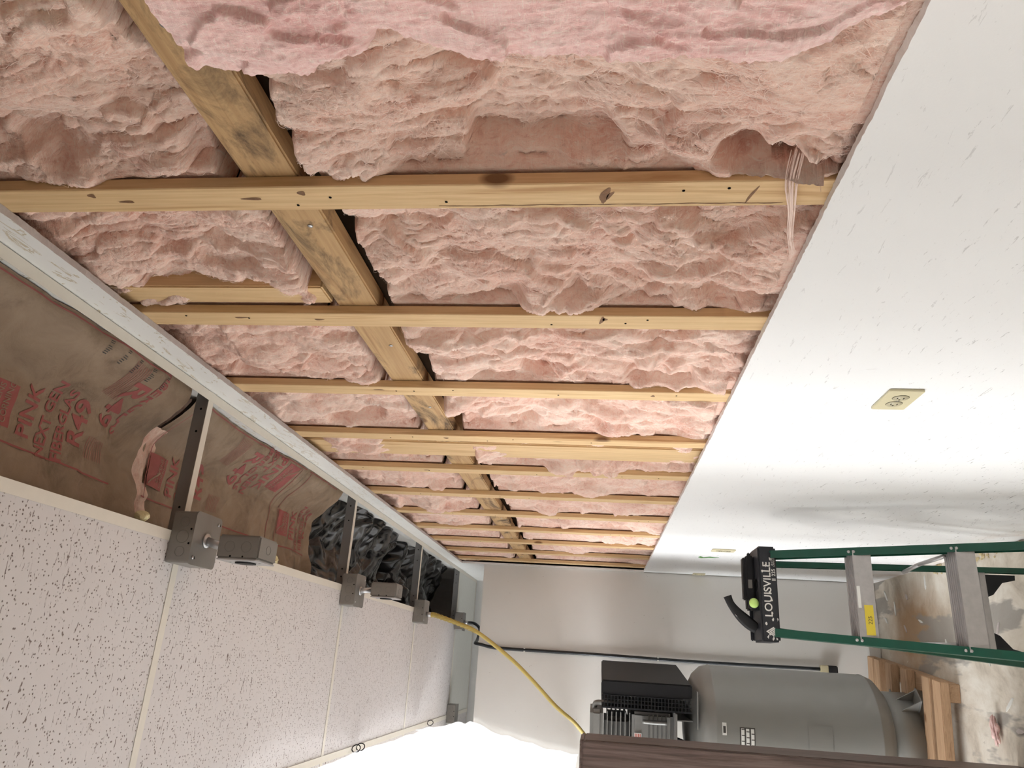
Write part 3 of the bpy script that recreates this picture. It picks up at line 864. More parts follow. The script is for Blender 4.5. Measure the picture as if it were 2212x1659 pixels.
blackplastic(2.72, 4.10, 401, 'crumpled black plastic over the second cross tee, next to the kraft paper')
blackplastic(4.10, 5.45, 431, 'crumpled black plastic over the third cross tee, farther one')

# ================================================================== ELECTRICAL
def rrect(w, h, r_, n=4):
    out = []
    for cx, cy, a0 in ((w / 2 - r_, h / 2 - r_, 0), (-w / 2 + r_, h / 2 - r_, 90), (-w / 2 + r_, -h / 2 + r_, 180), (w / 2 - r_, -h / 2 + r_, 270)):
        for i in range(n + 1):
            t = math.radians(a0 + 90 * i / n); out.append((cx + r_ * math.cos(t), cy + r_ * math.sin(t)))
    return out
def down(loc): return Matrix.Translation(loc) @ Matrix.Rotation(math.pi, 4, 'X')
def junction_box(x, yn, size=.119, h=.054, root=None, knock=True, yaw=0):
    """square steel box screwed up to the grid, its near face at y = yn; returns z of the cover"""
    yc = yn + size / 2; z1 = ZC - .0015; z0 = z1 - h
    b_ = prism('box_body', rrect(size, size, .006), h, Matrix.Translation((x, yc, z0)), M['boxmetal'], root, bevel=.0)
    cv = prism('cover_plate', rrect(size + .004, size + .004, .012), .0022, Matrix.Translation((x, yc, z0 - .0026)), M['boxmetal'], root)
    if knock:
        for q, (dx, rr) in enumerate(((-.034, .011), (0, .0145), (.034, .011))):
            bm = bmesh.new()
            bm_tube(bm, [(x + dx + rr * math.cos(t), yn - .0002, z0 + h * .45 + rr * math.sin(t)) for t in np.linspace(0, 2 * math.pi, 25)], .0006, 5, False)
            from_bm('knockout', bm, M['boxdark'], b_)
        for dx in (-.015, .018):
            lathe('screw_hole', [(.0025, 0), (.0025, .0004)], M['hole'], b_, 10, mtx=disc_mtx((x + dx, yn - .0001, z0 + .006), (0, -1, 0)))
    for dx, dy in ((.045, .045), (-.045, -.045)):
        lathe('screw', [(.0042, 0), (.0042, .0015), (.002, .003)], M['bright'], cv, 12, mtx=disc_mtx((x + dx, yc + dy, z0 - .0026), (0, 0, -1)))
        box('screw_slot', (x + dx - .003, x + dx + .003), (yc + dy + .004, yc + dy + .010), (z0 - .0029, z0 - .0025), M['hole'], cv)
    return z0 - .0026, yc
def outlet_drop(label, x, yn, lower, slant=0.0):
    root = empty('hanging_outlet', (x, yn + .06, ZC), label=label, cat='electrical box', group='steel boxes hung under the main tee')
    z0, yc = junction_box(x, yn, root=root)
    (lx, ly, lz1) = lower
    top = Vector((x, yc, z0)); bot = Vector((lx, ly, lz1))
    nip = tube('conduit_nipple', [top, top * .5 + bot * .5 + Vector((0, 0, .006 if slant else 0)), bot], .0105, M['bright'], root, 16)
    lathe('locknut', [(.017, 0), (.017, .004), (.012, .006)], M['bright'], nip, 20, mtx=disc_mtx(top, (0, 0, -1)))
    s, dp = .102, .054
    lb = box('outlet_box', (lx - dp / 2, lx + dp / 2), (ly - s / 2, ly + s / 2), (lz1 - s, lz1), M['boxmetal'], root, bevel=.004)
    for dz in (-.03, -.07):
        bm = bmesh.new()
        bm_tube(bm, [(lx + .012 * math.cos(t), ly - s / 2 - .0002, lz1 + dz + .012 * math.sin(t)) for t in np.linspace(0, 2 * math.pi, 25)], .0005, 5, False)
        from_bm('knockout', bm, M['boxdark'], lb)
    for dz in (-.035, -.065):
        lathe('screw_hole', [(.0022, 0), (.0022, .0004)], M['hole'], lb, 10, mtx=disc_mtx((lx - dp / 2 + .005, ly - s / 2 - .0001, lz1 + dz), (0, -1, 0)))
    bm = bmesh.new()
    bm_tube(bm, [(lx + .010 * math.cos(t), ly + .012 * math.sin(t), lz1 - s - .0002) for t in np.linspace(0, 2 * math.pi, 25)], .0005, 5, False)
    from_bm('knockout', bm, M['boxdark'], lb)
    mt = Matrix.Translation((lx - dp / 2 - .0004, ly, lz1 - s / 2)) @ Matrix.Rotation(-math.pi / 2, 4, 'Y')
    pl = prism('face_plate', rrect(s, s, .008), .003, mt, M['bright'], root)
    lathe('receptacle', [(.024, 0), (.024, .003), (.021, .0035)], M['black'], pl, 28, mtx=disc_mtx((lx - dp / 2 - .0034, ly, lz1 - s / 2), (-1, 0, 0)))
    for dz in (-.036, .036):
        lathe('screw', [(.0035, 0), (.0035, .0015)], M['bright'], pl, 10, mtx=disc_mtx((lx - dp / 2 - .0034, ly, lz1 - s / 2 + dz), (-1, 0, 0)))
    return root
outlet_drop('steel junction box with hanging outlet below, under the first cross tee, largest one', .221, 1.631, (.206, 1.700, 2.620))
outlet_drop('steel junction box with slanted hanging outlet below, under the second cross tee', .217, 2.868, (.226, 2.955, 2.624), 1)
j3 = empty('junction_box', (.215, 4.15, ZC), label='steel junction box with the yellow cord coming out of it', cat='electrical box', group='steel boxes hung under the main tee')
j3z, j3y = junction_box(.215, 4.085, root=j3)
tube('cord_connector', [(.205, 4.15, j3z), (.203, 4.15, j3z - .03)], .013, M['bright'], j3, 14)
j4 = empty('junction_box', (.229, 5.38, ZC), label='steel junction box with the black cord, farthest under the main tee', cat='electrical box', group='steel boxes hung under the main tee')
j4z, j4y = junction_box(.229, 5.32, root=j4)
tube('cord_connector', [(.225, 5.38, j4z), (.225, 5.38, j4z - .03)], .013, M['bright'], j4, 14)
j5 = empty('junction_box', (-.37, 5.38, ZC), label='steel junction box above the top of the white plastic sheet', cat='electrical box', group='steel boxes hung under the main tee')
junction_box(-.365, 5.31, root=j5)

yc_ = empty('power_cord', (.205, 4.15, 2.64), label='yellow cord sagging from the ceiling box to the air compressor', cat='cord')
cord = [(.203, 4.15, j3z - .02), (.200, 4.152, j3z - .06), (.165, 4.17, 2.49), (.129, 4.19, 2.39), (.011, 4.24, 2.213), (-.099, 4.31, 2.086), (-.222, 4.38, 1.959), (-.300, 4.45, 1.858), (-.374, 4.54, 1.792), (-.42, 4.66, 1.745), (-.43, 4.70, 1.66)]
cp = smooth_path(cord, 8)
tube('cord_jacket', cp, .0105, M['cord_y'], yc_, 10)
bm = bmesh.new()
gp = smooth_path([(.203, 4.15, j3z - .028), (.200, 4.152, j3z - .06), (.165, 4.17, 2.49), (.129, 4.19, 2.39)], 40)
for s in (1, -1):
    for ph in range(4):
        hel = []
        for i, p in enumerate(gp[:-1]):
            t = (gp[i + 1] - p).normalized(); a = t.cross(Vector((0, 1, 0))).normalized(); b_ = t.cross(a)
            an = s * i * .22 + ph * math.pi / 2
            hel.append(p + (a * math.cos(an) + b_ * math.sin(an)) * (.0135 - .003 * i / len(gp)))
        bm_tube(bm, hel, .0014, 4, False)
from_bm('strain_relief_mesh', bm, M['cord_y'], yc_)
bc = empty('power_cord', (.225, 5.38, 2.6), label='black cord looped over the partition top and run down the back wall', cat='cord')
bp = [(.225, 5.38, j4z - .02), (.222, 5.375, 2.60), (.19, 5.34, 2.555), (.14, 5.28, 2.548), (.105, 5.20, 2.545), (.09, 5.10, 2.538), (.085, 5.042, 2.525), (.080, 5.030, 2.49), (.068, 5.040, 2.42), (.064, 5.044, 2.307), (.063, 5.045, 1.709), (.057, 5.045, 1.128), (.062, 5.045, .36)]
tube('cord_jacket', smooth_path(bp, 7), .0105, M['cord_b'], bc, 10)
for z in (2.2, 1.35):
    box('cable_clip', (.048, .078), (5.036, 5.0595), (z, z + .012), M['label'], bc, bevel=.002)
op = empty('cord_outlet', (.06, YP, .32), label='small surface outlet with black plug at the lower end of the black cord', cat='outlet')
box('outlet_block', (.040, .085), (5.022, 5.0595), (.325, .372), M['ivory'], op, bevel=.004)
box('plug', (.040, .085), (5.020, 5.0595), (.272, .326), M['blackmatte'], op, bevel=.005)

def wall_outlet(label, y, z, w, h, horiz, detail=True):
    """plate on the right wall; centre y, z; w along y, h along z"""
    root = empty('wall_outlet', (D, y, z), label=label, cat='outlet', group='ivory outlet plates on the right wall')
    mt = Matrix(((0, 0, -1, D - .0003), (1, 0, 0, y), (0, 1, 0, z), (0, 0, 0, 1)))
    prism('cover_plate', rrect(w, h, .004), .006, mt, M['ivory'], root, bevel=.0012)
    if detail:
        for s in (-1, 1):
            cy, cz = (y + s * .0195, z) if horiz else (y, z + s * .0195)
            rc = lathe('receptacle', [(.0168, 0), (.0168, .0012)], M['ivory_d'], root, 28, mtx=disc_mtx((D - .0062, cy, cz), (-1, 0, 0)))
            bm = bmesh.new()
            bm_tube(bm, [(D - .0066, cy + .0170 * math.cos(t), cz + .0170 * math.sin(t)) for t in np.linspace(0, 2 * math.pi, 30)], .0005, 5, False)
            from_bm('receptacle_gap', bm, M['hole'], rc)
            for q in (-1, 1):
                if horiz: box('slot', (D - .0078, D - .0074), (cy - .003, cy + .004), (cz + q * .0065 - .001, cz + q * .0065 + .001), M['hole'], rc)
                else: box('slot', (D - .0078, D - .0074), (cy + q * .0065 - .001, cy + q * .0065 + .001), (cz - .003, cz + .004), M['hole'], rc)
            lathe('ground_hole', [(.0024, 0), (.0024, .0004)], M['hole'], rc, 10, mtx=disc_mtx((D - .0074, cy + (.009 if horiz else 0), cz - (0 if horiz else .009)), (-1, 0, 0)))
        lathe('screw', [(.003, 0), (.003, .001)], M['boxdark'], root, 10, mtx=disc_mtx((D - .0062, y, z), (-1, 0, 0)))
    return root
wall_outlet('ivory duplex outlet plate set sideways on the white wall, nearest the camera', 1.621, 1.090, .121, .072, True)
wall_outlet('ivory duplex outlet plate set upright on the white wall, above a green mark', 3.945, 1.104, .074, .116, False)
wall_outlet('ivory outlet plate beside the far corner of the white wall', 5.005, 1.094, .074, .076, False)
prism('green_paint_mark', [(-.05, -.008), (-.03, .016), (-.012, .002), (.0, -.006), (.022, .002), (.05, .002), (.022, .014), (-.005, .014), (-.02, .022), (-.040, .034), (-.058, .014)], .0015,
      Matrix(((0, 0, -1, D - .0002), (0, 1.6, 0, 4.215), (-1, 0, 0, 1.135), (0, 0, 0, 1))), M['greenpaint'], wr)

# ================================================================== WHITE PLASTIC SHEET
def white_sheet():
    ny, nz = 420, 90
    ys = np.linspace(.9, YP - .012, ny)
    top = np.full(ny, ZC - .012)
    top -= .03 * np.abs(np.sin((ys - 3.3) * 2.05)) ** .8 * sstep(2.0, 2.6, ys)
    top = np.where(ys > 4.35, ZC - .012 + (2.522 - ZC + .012) * (ys - 4.35) / (YP - 4.35), top)
    bot = np.interp(ys, [.9, 2.04, 2.10, 2.46, 2.52, 3.12, 3.2, 5.1], [.02, .02, 2.05, 2.05, .02, .02, 1.835, 1.835]) + .008 * (1 + fbm(ys * 3, ys * 0, 2, 5))  # unseen near stretch starts late and has a gap, shaped to steer the light
    Yg, T = np.meshgrid(ys, np.linspace(0, 1, nz), indexing='ij')
    Z = top[:, None] + (bot - top)[:, None] * T
    hang = ZC - Z
    X = -.392 - .11 * sstep(0, .9, hang) - .02 * sstep(3.5, 5, Yg) * hang
    X = X + np.where(Yg > 4.35, .035 * (Yg - 4.35) / .7, 0) * sstep(.35, .15, hang)
    fold_ = .020 * fbm(Yg * 5 + hang * 3.0, hang * 1.5 - Yg * .6, 3, 501) + .024 * np.abs(pn(Yg * 2.6 + hang * 2.2, hang * 2.4 - Yg * .8, 502)) - .020 * np.abs(pn(Yg * 4 - hang * 5, hang * 2 + Yg, 503))
    X = X + fold_ * sstep(.0, .12, hang)
    o = grid('plastic_sheet', np.stack([X, Yg, Z], -1), M['sheet'])
    return tag(o, 'white translucent plastic sheet hanging from the ceiling grid on the left', 'plastic sheet')
white_sheet()
for i, (y, lb) in enumerate(((3.27, 'black zip tie holding the white sheet to the grid, nearest one'), (3.33, 'black zip tie holding the white sheet, second of the close pair'), (4.72, 'black zip tie near the far end of the white sheet'))):
    pts = [(-.380 + .013 * math.cos(t), y + .012 * math.cos(t), ZC - .018 + .017 * math.sin(t)) for t in np.linspace(0, 2 * math.pi, 26)]
    tag(tube('zip_tie', pts, .0022, M['black'], None, 6), lb, 'zip tie', 'zip ties along the top of the white sheet')

# ================================================================== TALL DARK CABINET
CY0, CY1, CXR, CXL, CH = 3.30, 3.62, -.284, -.95, 1.802
cab = empty('tall_cabinet', ((CXR + CXL) / 2, CY0, 0), label='tall dark brown wooden cabinet standing in front of the compressor', cat='cabinet')
box('side_panel', (CXR - .02, CXR), (CY0 + .001, CY1), (0, CH - .022), M['darkwood'], cab, bevel=.002)
box('side_panel', (CXL, CXL + .02), (CY0 + .001, CY1), (0, CH - .022), M['darkwood'], cab, bevel=.002)
box('back_panel', (CXL + .021, CXR - .021), (CY1 - .01, CY1 - .002), (.02, CH - .024), M['darkwood'], cab)
box('top_panel', (CXL, CXR), (CY0 - .002, CY1), (CH - .0215, CH), M['darkwood'], cab, bevel=.006, seg=3)
box('door', (CXL + .004, CXR - .002), (CY0 - .018, CY0 - .001), (.03, CH - .012), M['darkwood'], cab, bevel=.003)

# ================================================================== STEP LADDER
LY, LXC, LH = 2.72, .270, 1.184          # cap front face, centre x, height
lad = empty('step_ladder', (LXC, LY, 0), label='green fiberglass step ladder with black cap standing beside the white wall', cat='ladder')
cap = box('top_cap', (LXC - .160, LXC + .160), (LY, LY + .150), (LH - .062, LH), M['capblack'], lad, bevel=.006, seg=2)
box('cap_tray_rim', (LXC - .155, LXC + .155), (LY + .135, LY + .149), (LH, LH + .010), M['capblack'], lad, bevel=.003)
lathe('tool_hole', [(.022, 0), (.022, .0006)], M['hole'], cap, 24, mtx=disc_mtx((LXC + .03, LY + .05, LH + .0004), (0, 0, 1)))
def cap_text(body, x, z, size, bold, xs=1.0):
    v, fc = text2d(body, size, bold, 0)
    raw('cap_lettering', [(x + a * xs, LY - .0008, z + b_) for a, b_ in v], fc, M['whiteink'], cap)
cap_text('LOUISVILLE', LXC + .013, LH - .039, .036, .012, 1.02)
cap_text('225', LXC + .070, LH - .0555, .017, .012)
cap_text('LB LOAD', LXC + .108, LH - .0485, .0075, .01)
cap_text('CAPACITY', LXC + .108, LH - .0555, .0075, .01)
cap_text('II', LXC + .046, LH - .0555, .017, .03)
V = []; Fq = []
for i in range(3):
    o_ = .008 * i
    a = [(-.142 + o_ * .7, -.036), (-.127 + o_ * .3, -.016 - o_ * .9), (-.112 - o_ * .1, -.036), (-.112 - o_ * .1, -.0405), (-.127 + o_ * .3, -.021 - o_ * .9), (-.142 + o_ * .7, -.0405)]
    a = [(-.143 + .003 * i, -.040 - .004 * i), (-.127, -.014 - .010 * i), (-.111 - .003 * i, -.040 - .004 * i), (-.115 - .003 * i, -.042 - .004 * i), (-.127, -.021 - .010 * i), (-.139 + .003 * i, -.042 - .004 * i)]
    b0 = len(V); V += [(LXC + x, LY - .0008, LH + z) for x, z in a]
    Fq += [(b0, b0 + 1, b0 + 4, b0 + 5), (b0 + 1, b0 + 2, b0 + 3, b0 + 4)]
raw('cap_emblem', V, Fq, M['whiteink'], cap)
rs = random.Random(12)
for i in range(14):                                            # worn paint smears on the cap
    cx = LXC - .15 + rs.random() ** 2 * .28; cz = LH - rs.uniform(.004, .058)
    pl = [(cx + rs.uniform(.002, .009) * math.cos(t), cz + rs.uniform(.001, .005) * math.sin(t)) for t in np.linspace(0, 2 * math.pi, 8)[:-1]]
    raw('paint_smear', [(x, LY - .0006, z) for x, z in pl], [list(range(7))], M['whiteink'], cap)
FS, RSP = .23, .235                      # how far front and rear feet spread along y per metre of height
def frontpt(side, z): return Vector((LXC + side * (.137 + .052 * (LH - z)), LY + .018 - FS * (LH - z), z))
def rearpt(side, z): return Vector((LXC + side * (.118 + .058 * (LH - z)), LY + .115 + RSP * (LH - z) * 1.25, z))
def rail(name, fn, side, z0, z1, wx, wy, mat, parent):
    """C-channel rail: web faces outward, flanges inward"""
    A, B = fn(side, z0), fn(side, z1)
    bm = bmesh.new()
    t = .004
    prof = [(0, -wy / 2), (0, wy / 2), (-wx, wy / 2), (-wx, wy / 2 - t), (-t, wy / 2 - t), (-t, -wy / 2 + t), (-wx, -wy / 2 + t), (-wx, -wy / 2)]
    ra = [bm.verts.new(A + Vector((side * (px + .004), py, 0))) for px, py in prof]
    rb = [bm.verts.new(B + Vector((side * (px + .004), py, 0))) for px, py in prof]
    n = len(prof)
    for i in range(n): bm.faces.new((ra[i], ra[(i + 1) % n], rb[(i + 1) % n], rb[i]))
    bm.faces.new(ra); bm.faces.new(list(reversed(rb)))
    bmesh.ops.recalc_face_normals(bm, faces=bm.faces[:])
    return from_bm(name, bm, mat, parent)
for s in (-1, 1):
    rl = rail('front_rail', frontpt, s, .012, LH - .040, .026, .056, M['green'], lad)
    rail('rear_rail', rearpt, s, .012, LH - .050, .020, .036, M['green'], lad)
    for z in (.90, .885, .60, .585, .30):
        p = frontpt(s, z)
        lathe('rivet', [(.005, 0), (.005, .002), (.003, .003)], M['alu'], rl, 10, mtx=disc_mtx(p + Vector((-s * .010, -.0285, 0)), (0, -1, 0)))
    for fn, nm, wy in ((frontpt, 'front_foot', .075), (rearpt, 'rear_foot', .055)):
        p = fn(s, .012)
        box(nm, (p.x - .024, p.x + .018) if s > 0 else (p.x - .018, p.x + .024), (p.y - wy / 2, p.y + wy / 2), (0, .035), M['blackmatte'], lad, bevel=.004)
    # spreader
    a = frontpt(s, .60) + Vector((-s * .028, .03, 0)); b_ = rearpt(s, .60) + Vector((-s * .024, -.02, 0))
    mid = (a + b_) / 2 + Vector((0, 0, .012))
    for q0, q1 in ((a, mid), (mid, b_)):
        tube('spreader', [q0, q1], .007, M['alu'], lad, 8)
    # black corner brace low on the rear frame
    p = rearpt(s, .26)
    prism('corner_brace', [(0, .0), (0, -.11), (-.018, -.108), (-.03, -.06), (-.075, -.022), (-.085, 0)], .012,
          Matrix(((s, 0, 0, p.x - s * .022), (0, 0, 1, p.y - .006), (0, 1, 0, p.z), (0, 0, 0, 1))), M['black'], lad)
for i, z in enumerate((.890, .590, .290)):
    A, B = frontpt(-1, z), frontpt(1, z)
    y0 = A.y - .026
    st = box('step', (A.x - .002, B.x + .002), (y0, y0 + .080), (z - .004, z), M['alu'], lad)
    box('step_lip', (A.x + .004, B.x - .004), (y0 - .0030, y0 - .0002), (z - .060, z), M['alu'], st, bevel=.001)
    box('step_lip', (A.x + .004, B.x - .004), (y0 + .0802, y0 + .083), (z - .045, z), M['alu'], st, bevel=.001)
    for q in range(5):
        box('tread_rib', (A.x + .004, B.x - .004), (y0 + .008 + q * .014, y0 + .011 + q * .014), (z, z + .0018), M['alu'], st)
    if i == 0:
        lb = box('yellow_sticker', (LXC - .125, LXC - .030), (y0 - .0038, y0 - .0031), (z - .050, z - .022), M['yellow'], st)
        v, fc = text2d('225', .018, .0, 0)
        raw('handwritten_mark', [(LXC - .078 + a, y0 - .0042, z - .043 + b_) for a, b_ in v], fc, M['blackink'], lb)
        box('tape_patch', (LXC - .04, LXC + .03), (y0 - .0036, y0 - .0031), (z - .014, z - .004), M['label'], st)
for z in (.27,):
    A, B = rearpt(-1, z), rearpt(1, z)
    box('rear_brace', (A.x + .006, B.x - .006), (A.y - .006, A.y + .006), (z - .012, z + .012), M['alu'], lad, bevel=.002)

# tools left on the cap
tb = empty('utility_knife_case', (LXC + .03, LY + .09, LH), label='long black tool case lying on the ladder cap', cat='tool case')
box('case_body', (LXC - .055, LXC + .135), (LY + .070, LY + .112), (LH + .0005, LH + .030), M['black'], tb, bevel=.005)
box('case_lid', (LXC - .02, LXC + .128), (LY + .073, LY + .109), (LH + .030, LH + .040), M['black'], tb, bevel=.004)
box('case_latch', (LXC + .02, LXC + .05), (LY + .067, LY + .0705), (LH + .010, LH + .024), M['boxdark'], tb, bevel=.001)
kn = empty('tape_measure', (LXC - .035, LY + .045, LH), label='small black tape measure with lime green knob on the ladder cap', cat='tool')
box('case', (LXC - .058, LXC - .014), (LY + .028, LY + .066), (LH + .0005, LH + .030), M['black'], kn, bevel=.008, seg=3)
lathe('knob', [(.0165, 0), (.0165, .004), (.013, .008), (.006, .010)], M['lime'], kn, 24, mtx=disc_mtx((LXC - .034, LY + .0275, LH + .016), (0, -1, 0)))
js = empty('jab_saw', (LXC - .10, LY + .06, LH), label='curved black tool handle with steel edge sticking up from the ladder cap', cat='hand tool')
hp = smooth_path([(LXC - .118, LY + .060, LH + .004), (LXC - .100, LY + .060, LH + .030), (LXC - .072, LY + .060, LH + .062), (LXC - .040, LY + .060, LH + .088), (LXC - .012, LY + .060, LH + .100)], 6)
bm = bmesh.new()
rows = []
for i, p in enumerate(hp):
    t = (hp[min(i + 1, len(hp) - 1)] - hp[max(i - 1, 0)]).normalized(); n_ = Vector((-t.z, 0, t.x))
    w = .016 + .004 * math.sin(i / len(hp) * 6)
    rows.append([bm.verts.new(p + n_ * a * w + Vector((0, b_ * .010, 0))) for a, b_ in ((1, -.6), (1, .6), (.6, 1), (-.6, 1), (-1, .6), (-1, -.6), (-.6, -1), (.6, -1))])
for A, B in zip(rows, rows[1:]):
    for i in range(8): bm.faces.new((A[i], A[(i + 1) % 8], B[(i + 1) % 8], B[i]))
bm.faces.new(rows[0]); bm.faces.new(list(reversed(rows[-1])))
bmesh.ops.recalc_face_normals(bm, faces=bm.faces[:])
from_bm('handle', bm, M['black'], js, True)
tube('steel_edge', [p + Vector((-.006, -.006, .010)) for p in hp[:14]], .003, M['steel'], js, 6)

# ================================================================== PALLET AND COMPRESSOR
PA = math.radians(-7.5)
PO = Vector((.022, 4.03, 0))                                # near right corner
PM = Matrix.Translation(PO) @ Matrix.Rotation(PA, 4, 'Z')
pal = empty('pallet', PO, label='wooden pallet under the air compressor', cat='pallet')
def pbox(name, x, y, z, mat, bev=.003): return box(name, x, y, z, mat, pal, bevel=bev, mtx=PM)
for a in (-.09, -.52, -.98): pbox('stringer', (a, a + .085), (.012, .985), (.0, .052), M['pallet_y'])
for yy in (.0, .125, .40, .62, .80, .905): pbox('deck_board', (-.985, .004), (yy, yy + .092), (.053, .095), M['pallet'])
CX, CYc = -.262, 4.50
CM = Matrix.Translation((CX, CYc, .096)) @ Matrix.Rotation(PA, 4, 'Z')
cmp_ = empty('air_compressor', (CX, CYc, .096), label='grey vertical tank air compressor with black belt guard on a pallet', cat='air compressor')
rt = .302
prof = [(.05, .115), (.16, .122), (.24, .148), (.285, .185), (rt, .225), (rt + .002, .228), (rt, .232), (rt, 1.028), (rt + .002, 1.032), (rt, 1.036), (.292, 1.075), (.255, 1.115), (.19, 1.147), (.10, 1.165), (.02, 1.170)]
tank = lathe('tank', prof, M['tank'], cmp_, 72, mtx=CM)
lathe('skirt', [(.222, 0), (.225, 0), (.225, .17), (.222, .17)], M['tank'], cmp_, 56, mtx=CM)
for an in (-35, -125, 55, 145):
    m2 = CM @ Matrix.Rotation(math.radians(an), 4, 'Z')
    ft = box('foot_plate', (.215, .300), (-.045, .045), (0, .006), M['tank'], cmp_, mtx=m2)
    for q in (-.040, .036):
        prism('foot_gusset', [(.222, .006), (.292, .006), (.222, .085)], .004, m2 @ Matrix(((1, 0, 0, 0), (0, 0, 1, q), (0, 1, 0, 0), (0, 0, 0, 1))), M['tank'], ft)
def on_tank(name, ang0, ang1, z0, z1, mat, parent, off=.0015):
    n = 8
    V = []; Fq = []
    for i in range(n + 1):
        a = math.radians(ang0 + (ang1 - ang0) * i / n)
        for z in (z0, z1): V.append(CM @ Vector(((rt + off) * math.cos(a), (rt + off) * math.sin(a), z)))
        if i: Fq.append((2 * i - 2, 2 * i, 2 * i + 1, 2 * i - 1))
    return raw(name, V, Fq, mat, parent)
pl = on_tank('rating_plate', -103, -80, .845, .920, M['blackink'], tank)
for q in range(3): on_tank('plate_text', -102.2, -81, .850 + q * .024, .866 + q * .024, M['label'], pl, .0022)
for q in range(12): on_tank('plate_mark', -101 + q * 1.7, -100.2 + q * 1.7, .850 + (q % 3) * .024, .864 + (q % 3) * .024, M['blackink'], pl, .0026)
pl2 = on_tank('small_label', -88, -77, .985, 1.006, M['label'], tank)
on_tank('label_print', -86, -80, .989, 1.002, M['blackink'], pl2, .0022)
pl3 = on_tank('raised_plate', -104, -74, .470, .585, M['tank'], tank, .004)
# platform, pump, motor, belt guard
def cbox(name, x, y, z, mat, parent=None, bev=.004): return box(name, x, y, z, mat, parent or cmp_, bevel=bev, mtx=CM)
cbox('platform', (-.36, .10), (-.33, .36), (1.232, 1.240), M['castgrey'])
for xx in (-.16, .04): cbox('platform_leg', (xx, xx + .006), (-.20, .22), (1.10, 1.232), M['castgrey'], bev=0)
pump = cbox('pump_crankcase', (-.26, .070), (-.20, .10), (1.241, 1.455), M['castgrey'], bev=.015)
for q in range(5): cbox('crankcase_rib', (-.25, .064), (-.2045, -.198), (1.275 + q * .022, 1.281 + q * .022), M['fin'], pump, 0)
cbox('cylinder', (-.22, .03), (-.16, .06), (1.456, 1.60), M['fin'], bev=.02)
for q in range(6): cbox('cooling_fin', (-.245, .062), (-.19, .09), (1.463 + q * .0235, 1.468 + q * .0235), M['castgrey'], bev=0)
cbox('cylinder_head', (-.245, .065), (-.19, .09), (1.605, 1.675), M['castgrey'], bev=.018)
st_ = cbox('warning_sticker', (-.075, -.030), (-.2065, -.2050), (1.405, 1.442), M['label'], pump, 0)
for q in range(4): cbox('sticker_stripe', (-.071, -.034), (-.2072, -.2066), (1.409 + q * .0085, 1.414 + q * .0085), M['red'], st_, 0)
tube('discharge_pipe', [CM @ Vector(p) for p in smooth_path([(.055, -.10, 1.650), (.088, -.13, 1.645), (.098, -.16, 1.60), (.096, -.17, 1.45), (.085, -.16, 1.33), (.03, -.14, 1.30)], 6)], .014, M['castgrey'], cmp_, 12)
tube('oil_tube', [CM @ Vector(p) for p in smooth_path([(.03, -.215, 1.40), (.028, -.215, 1.34), (.03, -.215, 1.275)], 4)], .011, M['castgrey'], cmp_, 10)
tube('drain_hose', [CM @ Vector(p) for p in smooth_path([(-.04, -.21, 1.235), (-.05, -.225, 1.19), (-.11, -.24, 1.12), (-.18, -.24, 1.08)], 5)], .006, M['black'], cmp_, 8)
lathe('motor', [(.02, 0), (.09, .005), (.095, .03), (.095, .25), (.08, .275), (.02, .28)], M['fin'], cmp_, 28, mtx=CM @ Matrix.Translation((-.20, .26, 1.345)) @ Matrix.Rotation(math.pi / 2, 4, 'Y'))
gd = cbox('belt_guard', (.165, .235), (-.30, .47), (1.155, 1.615), M['black'], bev=.006)
bm = bmesh.new()
for q in range(26):
    z = 1.168 + q * .0172
    bm_box(bm, (.100, .164), (-.3025, -.2995), (z, z + .0055), mtx=CM)
for q in range(4): bm_box(bm, (.104 + q * .019, .107 + q * .019), (-.3045, -.3026), (1.160, 1.612), mtx=CM)
from_bm('guard_grille', bm, M['black'], gd)
cbox('guard_back', (.098, .104), (-.30, .47), (1.155, 1.615), M['black'], gd, 0)
cbox('guard_bracket', (.02, .20), (-.27, -.24), (1.120, 1.127), M['castgrey'], None, 0)

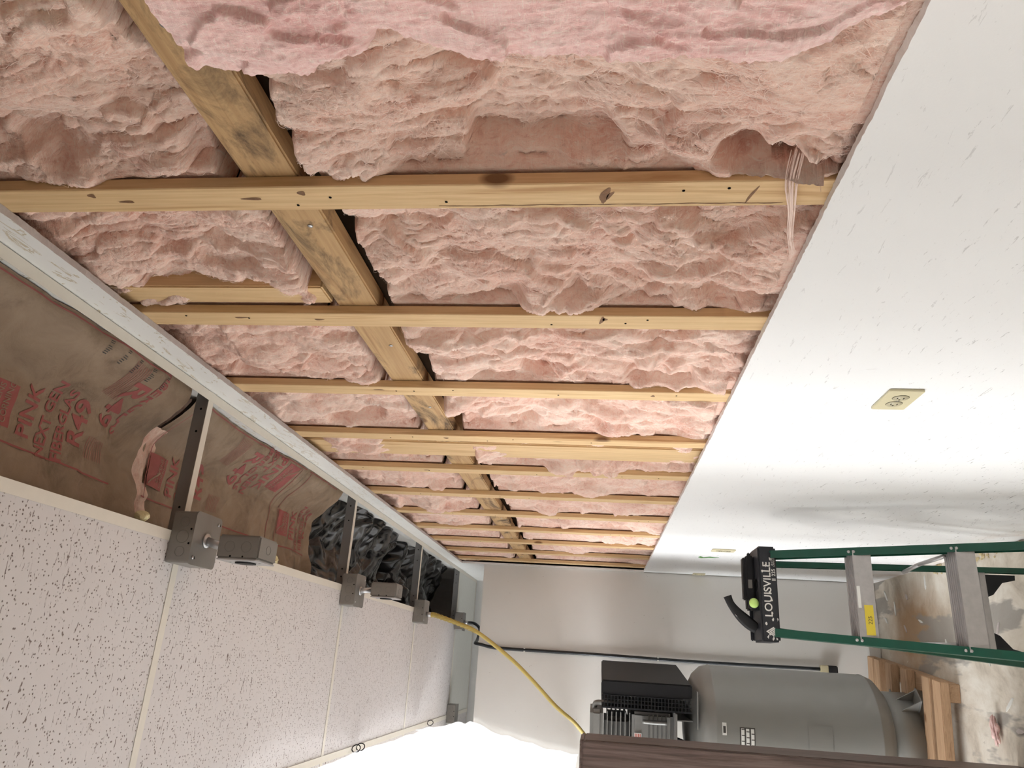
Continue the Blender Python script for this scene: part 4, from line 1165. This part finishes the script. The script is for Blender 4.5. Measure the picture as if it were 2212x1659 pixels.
# ================================================================== FLOOR DEBRIS
rs = random.Random(21)
bm = bmesh.new(); bmesh.ops.create_icosphere(bm, subdivisions=4, radius=.03)
for v in bm.verts:
    n = float(fbm(np.array([v.co.x * 70]), np.array([v.co.y * 60 + v.co.z * 50]), 4, 5)[0])
    v.co *= 1 + .7 * n; v.co.x *= 1.9; v.co.y *= .7; v.co.z *= .5
    v.co += Vector((-.16, 3.72, .012))
scrap = from_bm('insulation_scrap', bm, M['pink2'], None, True)
zmin = min(v.co.z for v in scrap.data.vertices)
for v in scrap.data.vertices: v.co.z -= zmin - .0005
tag(scrap, 'small pink scrap of insulation lying on the floor in front of the pallet', 'insulation scrap')
spots = [(.50, 4.86), (.42, 4.74), (.47, 4.55), (.33, 4.40), (.30, 4.62), (.52, 4.28), (.20, 4.12), (.17, 3.86), (.12, 3.72), (-.05, 3.60), (-.15, 3.55), (.40, 3.95), (.25, 3.60), (.48, 3.66), (.54, 3.9), (.36, 4.9)]
wheres = ['by the far corner of the white wall', 'a short way from the far corner', 'behind the ladder near the wall', 'in the brown stain, left one', 'in the brown stain, far one', 'near the wall base behind the ladder', 'beside the pallet corner, far one', 'beside the pallet corner, near one', 'in front of the pallet, right one', 'in front of the pallet, middle one', 'in front of the pallet, left one', 'seen between the ladder steps', 'seen under the ladder', 'by the crumbled wall base, near one', 'by the crumbled wall base, far one', 'along the back baseboard']
for (x, y), w in zip(spots, wheres):
    a = rs.uniform(0, math.pi); l_ = rs.uniform(.018, .05); q = rs.uniform(.004, .010)
    poly = [(l_ * c * rs.uniform(.8, 1.1), q * s * rs.uniform(.6, 1.3)) for c, s in ((1, .1), (.5, .9), (-.3, 1), (-1, .3), (-.8, -.6), (.1, -1), (.7, -.7))]
    tag(prism('plaster_chip', poly, .004, Matrix.Translation((x, y, .0003)) @ Matrix.Rotation(a, 4, 'Z'), M['label'] if rs.random() < .7 else M['gyp']),
        'thin pale plaster chip on the floor ' + w, 'debris', 'plaster chips on the floor')
# crumbled strip along the wall base
bm = bmesh.new()
for i in range(90):
    y = rs.uniform(3.05, 4.2); rr = rs.uniform(.004, .013)
    bmesh.ops.create_icosphere(bm, subdivisions=1, radius=rr, matrix=Matrix.Translation((D - .008 - rs.random() ** 2 * .04, y, rr * .5)) @ Matrix.Diagonal((1, 1.4, .6, 1)))
cr = from_bm('crumbled_plaster', bm, plain('crumbled_plaster', (.50, .41, .24), .95, var=.4, scale=80))
tag(cr, 'line of crumbled tan plaster along the base of the white wall', 'debris', kind='stuff')
